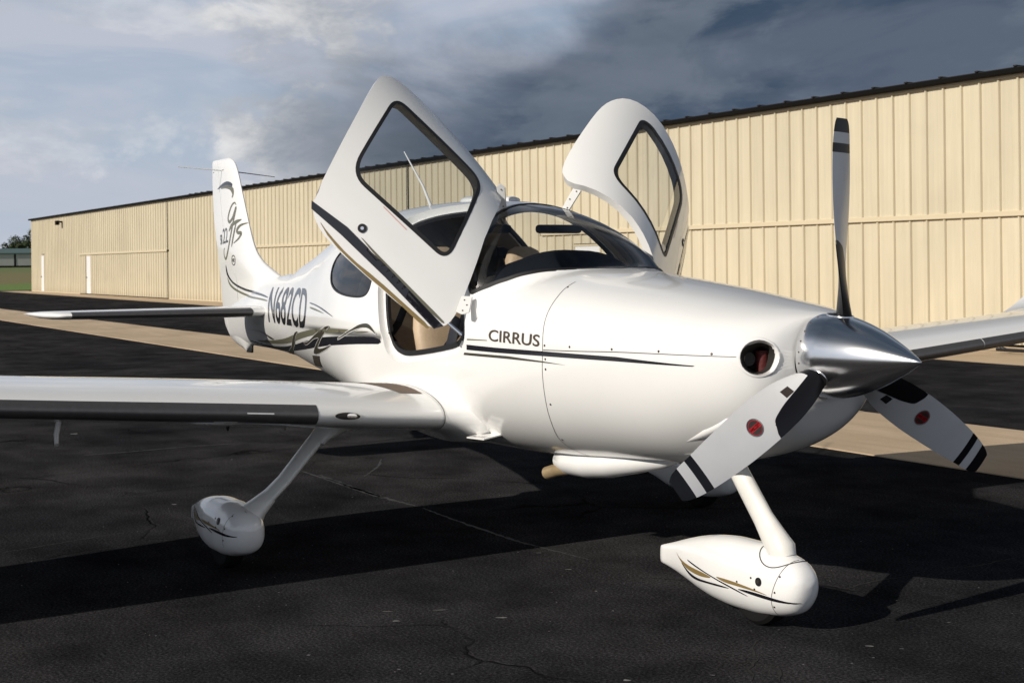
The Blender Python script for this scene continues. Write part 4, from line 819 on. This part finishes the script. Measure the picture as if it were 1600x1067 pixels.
for sg in (-1,1):
    hinge((-2.06,sg*.635,1.455),(-2.005,sg*.69,1.375),.038,sg=sg)
    hinge((-2.42,sg*.20,1.905),(-2.35,sg*.255,2.045),.026,sg=sg)
    tube('door_strut',[(-2.42,sg*.55,1.30),(-2.20,sg*.58,1.24)],.012,MCHR,plane,seg=10)
# ---- roof aerials
def dome(name,c,r):
    bm=bmesh.new(); bmesh.ops.create_uvsphere(bm,u_segments=24,v_segments=12,radius=1,matrix=Matrix.Translation(Vector(c))@Matrix.Diagonal((*r,1))); bmobj(name,bm,MW,plane)
dome('roof_antenna',(-2.78,.06,1.995),(.075,.055,.024)); dome('roof_antenna',(-3.25,.06,2.012),(.095,.06,.03))
tube('whip_antenna',[(-3.66,0,1.98),(-3.78,0,2.13),(-4.05,0,2.375)],[.011,.008,.004],MW,plane,seg=10)
# ---- spinner
prof=[(-.088,.177),(-.06,.178),(0,.175),(.05,.166),(.10,.153),(.16,.134),(.22,.111),(.28,.084),(.33,.060),(.37,.039),(.40,.022),(.42,.010),(.4300,.0015)]
pf=pchip([p[0] for p in prof],[p[1] for p in prof]); SZ=1.222
secs=[[(x,float(pf(x))*math.cos(2*math.pi*k/96),SZ+float(pf(x))*math.sin(2*math.pi*k/96)) for k in range(96)] for x in np.concatenate([np.linspace(-.088,.40,44),[.41,.418,.425,.43]])]
V,F=loft(secs); spin=mesh('spinner',V,F,MCHR,plane,auto=R(60))
bm=bmesh.new()
for k in range(24):
    a=2*math.pi*(k+.5)/24
    if min(abs((a-math.pi/2-q+math.pi)%(2*math.pi)-math.pi) for q in (0,2*math.pi/3,4*math.pi/3))<.24: continue
    n=Vector((0,math.cos(a),math.sin(a))); bmesh.ops.create_cone(bm,cap_ends=True,segments=10,radius1=.0045,radius2=.003,depth=.003,matrix=Matrix.Translation(Vector((-.068,0,SZ))+n*.1785)@n.to_track_quat('Z','Y').to_matrix().to_4x4())
bmobj('spinner_screws',bm,MSCR,spin)
# ---- propeller blades
bR=.9919
bch=pchip([.10,.15,.20,.28,.38,.50,.62,.74,.84,.91,.955,.975,.992],[.088,.100,.128,.168,.192,.198,.192,.178,.160,.143,.126,.112,.088])
bbe=pchip([.10,.2,.3,.45,.6,.75,.9,1.0],[R(58),R(52),R(44),R(34),R(27),R(22),R(18.5),R(17)])
bth=pchip([.10,.16,.22,.35,.6,.9,1.0],[.066,.058,.044,.022,.010,.006,.003])
boff=pchip([.1,.3,.6,.85,.99],[0,0.004,.006,0,-.014])
def BL(r,c,side=1,rotk=0):
    """r radius, c chord fraction from leading edge"""
    r=np.asarray(r,float);c=np.asarray(c,float); be=bbe(r); ch=bch(r); d=(.42-c)*ch+boff(r)
    h=bth(r)*np.clip(1-np.abs(2*c-1)**2.2,0,1)*.5+.0006
    n=side*h*(1.5 if side>0 else .7)
    x=d*np.sin(be)+n*np.cos(be); y=-d*np.cos(be)+n*np.sin(be); z=r
    a=2*math.pi/3*rotk; y2=y*math.cos(a)-z*math.sin(a); z2=y*math.sin(a)+z*math.cos(a)
    return np.stack([x,y2,z2+SZ],-1)
def blade(k):
    rs=np.sort(np.concatenate([np.linspace(.135,.955,48),[.845,.848,.887,.890,.930,.933],[.965,.975,.983,.989,.992]])); cs=.5*(1-np.cos(np.linspace(0,math.pi,21)))
    secs=[]
    for r in rs: secs.append(list(BL(np.full(21,r),cs,1,k))+list(BL(np.full(19,r),cs[1:-1][::-1],-1,k)))
    V,F=loft(secs); mi=[]; n=40
    for f in F:
        i=min(f)//n; j=[q%n for q in f]; rm=(rs[i]+rs[min(i+1,len(rs)-1)])/2
        if len(f)>8: mi.append(1); continue
        cc=[cs[q] if q<21 else cs[40-q] for q in j]; cm=np.mean(cc)
        b_=rm<.20 or (rm<.46 and cm<.26)
        if rm>.932 or .8465<rm<.8885: b_=True
        if .8885<=rm<=.932: b_=False
        mi.append(1 if b_ else 0)
    root=plane
    bm_o=mesh('propeller_blade',V,F,[MBLD,MRUB],plane,mi=mi,auto=R(40))
    bm=bmesh.new(); bm.from_mesh(bm_o.data); bmesh.ops.recalc_face_normals(bm,faces=bm.faces); bm.to_mesh(bm_o.data); bm.free(); bm_o.data.set_sharp_from_angle(angle=R(40))
    fn=lambda r,c:BL(r,c,1,k); fl=True
    # check the normal direction faces forward
    t=nrm(fn,np.array([.5]),np.array([.5]))[0]; fl=t[0]<0
    bo=round_poly([(.14,.004),(.14,.66),(.25,.54),(.38,.46),(.455,.36),(.482,.10),(.484,.004)],[.001,.001,.05,.05,.05,.02,.001],5)
    patch('erosion_boot',densify(bo,.02),[],fn,MRUB,bm_o,step=(.02,.06),sv=.19,off=.0012,flip=fl,eb=1e-3)
    fnb=lambda r,c:BL(r,c,-1,k); tb=nrm(fnb,np.array([.5]),np.array([.5]))[0]; patch('erosion_boot',densify(bo,.02),[],fnb,MRUB,bm_o,step=(.02,.06),sv=.19,off=.0012,flip=tb[0]>0,eb=1e-3)
    if k in (1,2):
        rc,ccn=.545,.50; el=lambda q:[(rc+q*math.cos(t),ccn+q/.19*math.sin(t)) for t in np.linspace(0,2*math.pi,33)[:-1]]
        bd=patch('blade_badge',el(.033),[],fn,MBLT,bm_o,step=(.02,.1),sv=.19,off=.001,flip=fl,eb=1e-3)
        patch('badge_face',el(.0305),[],fn,MRED,bm_o,step=(.02,.1),sv=.19,off=.0016,flip=fl,eb=1e-3)
        half=[(rc+.028*math.cos(t),ccn+.028/.19*math.sin(t)) for t in np.linspace(R(20),R(160),15)]; patch('badge_face',half,[],fn,MSCR,bm_o,step=(.02,.1),sv=.19,off=.002,flip=fl,eb=1e-3)
        half=[(rc+.028*math.cos(t),ccn+.028/.19*math.sin(t)) for t in np.linspace(R(200),R(340),15)]; patch('badge_face',half,[],fn,MSCR,bm_o,step=(.02,.1),sv=.19,off=.002,flip=fl,eb=1e-3)
        ribbon('badge_ring',el(.0355),.002,fn,MSCR,bm_o,off=.0015,closed=True,flip=fl,sv=.19)
        q=[(rc-.027,ccn-.033),(rc+.027,ccn-.033),(rc+.027,ccn+.033),(rc-.027,ccn+.033)]
        if k==1: q=[q[2],q[3],q[0],q[1]]
        text_on('badge_lettering','HARTZELL',q,fn,MW,bm_o,off=.0026,bold=.01,flip=fl,eb=1e-3)
        patch('blade_data_plate',[(.30,.52),(.345,.52),(.345,.72),(.30,.72)],[],fn,MSCR if k==1 else MBK,bm_o,step=(.02,.1),sv=.19,off=.001,flip=fl,eb=1e-3)
    a=2*math.pi/3*k; n=Vector((0,-math.sin(a),math.cos(a)))
    tube('blade_root_boot',[Vector((.0,0,SZ))+n*.13,Vector((0,0,SZ))+n*.182],[.040,.034],MRUB,plane,seg=24)
    # rounded cut-out in the spinner round the blade root
    base=Vector((0,0,SZ)); ring=[]
    for q in range(33):
        t=2*math.pi*q/32; dx=.062*math.cos(t)-.006; dt=.046*math.sin(t); rr=float(pf(dx))+.0005; ang=a+dt/.176
        ring.append(Vector((dx,-math.sin(ang)*rr,SZ+math.cos(ang)*rr)))
    tube('spinner_cutout_lip',ring,.0035,MCHR,spin,seg=8,caps=False)
    c=Vector((-.006,-math.sin(a)*float(pf(0)),SZ+math.cos(a)*float(pf(0)))); V=[c]+ring[:-1]; V=[v+n*.0012 for v in V]; mesh('spinner_cutout',V,[(0,1+i,1+(i+1)%32) for i in range(32)],MSEAL,spin,smooth=False)
for k in range(3): blade(k)
tube('cowl_crease_highlight',[(-.735,-.338,.790),(-.60,-.352,.838),(-.436,-.362,.895),(-.30,-.350,.955),(-.22,-.32,.99)],[.003,.012,.022,.026,.012],MW,plane,seg=20)  # raised wedge added to give the lower cowl crease its bright sliver
# ---- wheel fairings and legs
PR=[(.0,.232,.224,.010),(.006,.262,.190,.046),(.022,.292,.148,.076),(.055,.320,.105,.102),(.12,.341,.078,.119),(.20,.354,.060,.126),(.31,.366,.048,.132),(.45,.366,.045,.130),(.58,.355,.052,.117),(.70,.333,.070,.095),(.82,.301,.098,.067),(.93,.266,.122,.037),(1.02,.238,.137,.016),(1.055,.226,.142,.009),(1.06,.222,.146,.004)]
PA=np.array(PR); pt_,pb_,pw_=[pchip(PA[:,0],PA[:,k]) for k in (1,2,3)]
def pant_fn(x0,y0,sc_=1,z0=0,n=2.25,wk=1):
    def fn(x,v):
        u=(x0-np.asarray(x,float))/sc_; v=np.asarray(v,float); a=-math.pi/2-v*2*math.pi; zt=pt_(u)*sc_;zb=pb_(u)*sc_; w_=pw_(u)*sc_*wk; zm=(zt*.5+zb*.5); c=np.abs(np.cos(a)); s=np.sin(a)
        h=np.where(s>0,zt-zm,zm-zb); r=((c/w_)**n+(np.abs(s)/h)**n)**(-1/n); return np.stack([np.broadcast_to(x,r.shape),y0+r*np.cos(a),z0+zm+r*np.sin(a)],-1)
    return fn
def pvxz(fn,X):
    X=np.array(X,float); lo=np.full(len(X),.002); hi=np.full(len(X),.498)
    for _ in range(40):
        m=(lo+hi)/2; g=fn(X[:,0],m)[:,2]<X[:,1]; lo=np.where(g,m,lo); hi=np.where(g,hi,m)
    return np.stack([X[:,0],(lo+hi)/2],1)
def gear(name,x0,y0,sc_,wx,decal,z0=0):
    fn=pant_fn(x0,y0,sc_,z0,*((2.5,.98) if name=='main' else (2.2,.86))); us=np.concatenate([[0,.002,.005,.01,.018],np.linspace(.03,1.055,50),[1.06]]); secs=[fn(np.full(48,x0-u*sc_),np.linspace(0,1,49)[:-1]) for u in us]
    V,F=loft(secs); bm=bmesh.new(); vs=[bm.verts.new(v) for v in V]; [bm.faces.new([vs[i] for i in f]) for f in F]; o=bmobj('wheel_fairing',bm,MW,plane,auto=R(50))
    # tyre and hub
    bm=bmesh.new(); prof=[(.05,.10),(.06,.13),(.058,.150),(.040,.166),(0,.171),(-.040,.166),(-.058,.150),(-.06,.13),(-.05,.10)]
    rings=[[Vector((wx+r*math.sin(t),y0+b*.9,.1705+r*math.cos(t))) for t in np.linspace(0,2*math.pi,37)[:-1]] for b,r in prof]
    V,F=loft(rings); vs=[bm.verts.new(v) for v in V]; [bm.faces.new([vs[i] for i in f]) for f in F]; ty=bmobj('tyre',bm,MTYR,o)
    if decal:
        if name=='main': z0=z0+.045
        dx=x0+.185
        def q(k): return pvxz(fn,[( x0+(p[0]+.185)*sc_,z0+p[1]*sc_) for p in chaikin(np.array(DEC[k]),2)])
        for k,m_,n_ in (('pg1',MGD,'gold_stripe'),('pb1',MBK,'black_stripe'),('pt',MBK,'thin_stripe'),('pg2',MGD,'gold_stripe'),('pb2',MBK,'black_stripe')):
            patch(n_,q(k),[],fn,m_,o,step=(.03,.01),sv=.8,off=.0012 if k!='pt' else .002)
        ribbon('fairing_joint',q('pseam')[:10] if 0 else pvxz(fn,[(x0+(p[0]+.185)*sc_,z0+p[1]*sc_) for p in smooth_loop(np.array([(-.255,.335),(-.263,.318),(-.29,.252),(-.326,.157),(-.338,.08)]),4,closed=False)]),.003,fn,seam,o,off=.0008,sv=.8)
        screws('fairing_screws',pvxz(fn,[(x0+(p[0]+.185)*sc_,z0+p[1]*sc_) for p in DEC['pscrew']]),fn,r=.005,parent=o)
        L=pvxz(fn,[(x0+(-.397+.185)*sc_,z0+.221*sc_)]); c=Vector(fn(L[:,0],L[:,1])[0]); n=Vector(nrm(fn,L[:,0],L[:,1],eb=.0005)[0]); tube('axle_access_hole',[c-n*.002,c+n*.002],.019,MSEAL,o,seg=24); tube('axle_nut',[c,c+n*.005],.008,MSCR,o,seg=6)
    return o
nf=gear('nose',-.20,0,1.0,-.52,True)
mf=gear('main',-2.62,-1.62,.92,-2.98,True,.035); gear('main',-2.62,1.62,.92,-2.98,False,.035)
tube('nose_leg',[(-.80,0,.80),(-.66,0,.66),(-.50,0,.475),(-.43,0,.40),(-.385,0,.345),(-.36,0,.31)],[(.052,.038),(.052,.038),(.056,.038),(.068,.046),(.080,.062),(.06,.05)],MWG,plane,seg=20,orient=(1,0,.6))
fnp=pant_fn(-.20,0,1.0,0,2.2,.86)
ribbon('nose_leg_cuff_joint',[(-.185-.105-.0-.0+.09*math.cos(t)*1.15-.075,.5+.13*math.sin(t)) for t in np.linspace(0,2*math.pi,41)[:-1]],.005,fnp,seam,plane,off=.0015,closed=True,sv=.8)
for sg in (-1,1):
    tube('main_leg',[(-2.66,sg*1.13,.80),(-2.68,sg*1.22,.70),(-2.72,sg*1.40,.48),(-2.75,sg*1.52,.36),(-2.76,sg*1.58,.30)],[(.11,.036),(.082,.030),(.076,.027),(.078,.030),(.086,.040)],MWG,plane,seg=24,orient=(1,0,0))
    tube('main_leg_fairing',[(-2.64,sg*1.08,.84),(-2.66,sg*1.14,.775),(-2.67,sg*1.19,.72),(-2.675,sg*1.225,.685)],[(.21,.12),(.14,.06),(.098,.038),(.085,.034)],MWG,plane,seg=24,orient=(1,0,0))
    tube('main_leg_cuff',[(-2.74,sg*1.47,.405),(-2.76,sg*1.53,.345),(-2.77,sg*1.57,.30)],[(.080,.032),(.092,.048),(.11,.07)],MWG,plane,seg=24,orient=(1,0,0))
# ---- exhaust and belly fairing
secs=[]
for x,w_,zt,zb in ((-1.91,.02,.63,.595),(-1.87,.07,.65,.535),(-1.78,.09,.66,.518),(-1.6,.10,.68,.525),(-1.4,.095,.70,.555),(-1.2,.07,.72,.60),(-1.0,.04,.74,.65),(-.85,.02,.76,.70)):
    secs.append([(x,-.17+w_*math.cos(t),(zt+zb)/2+(zt-zb)/2*math.sin(t)) for t in np.linspace(0,2*math.pi,25)[:-1]])
V,F=loft(secs); bm=bmesh.new(); vs=[bm.verts.new(v) for v in V]; [bm.faces.new([vs[i] for i in f]) for f in F]; bmobj('exhaust_fairing',bm,MW,plane)
tube('exhaust_pipe',[(-1.70,-.20,.575),(-1.87,-.21,.540),(-1.965,-.215,.512)],[.034,.034,.034],MEXH,plane,seg=20); 
tube('exhaust_mouth',[(-1.966,-.2151,.5117),(-1.9675,-.2152,.511)],.027,MINL,plane,seg=20)
# entry step
bm=bmesh.new(); vs=[bm.verts.new(v) for v in [(-2.22,-.42,.722),(-2.07,-.42,.722),(-2.06,-.545,.706),(-2.19,-.575,.706),(-2.22,-.42,.716),(-2.07,-.42,.716),(-2.06,-.545,.700),(-2.19,-.575,.700)]]
for f in ((0,1,2,3),(7,6,5,4),(0,4,5,1),(1,5,6,2),(2,6,7,3),(3,7,4,0)): bm.faces.new([vs[i] for i in f])
stp=bmobj('entry_step',bm,MW,plane,smooth=False)
text_on('step_lettering','NO STEP',[(-2.175,-.555),(-2.085,-.535),(-2.085,-.51),(-2.175,-.53)],lambda x,y:np.stack([x,y,.7075-(y+.56)*-.12],-1),MBK,stp,off=.001)
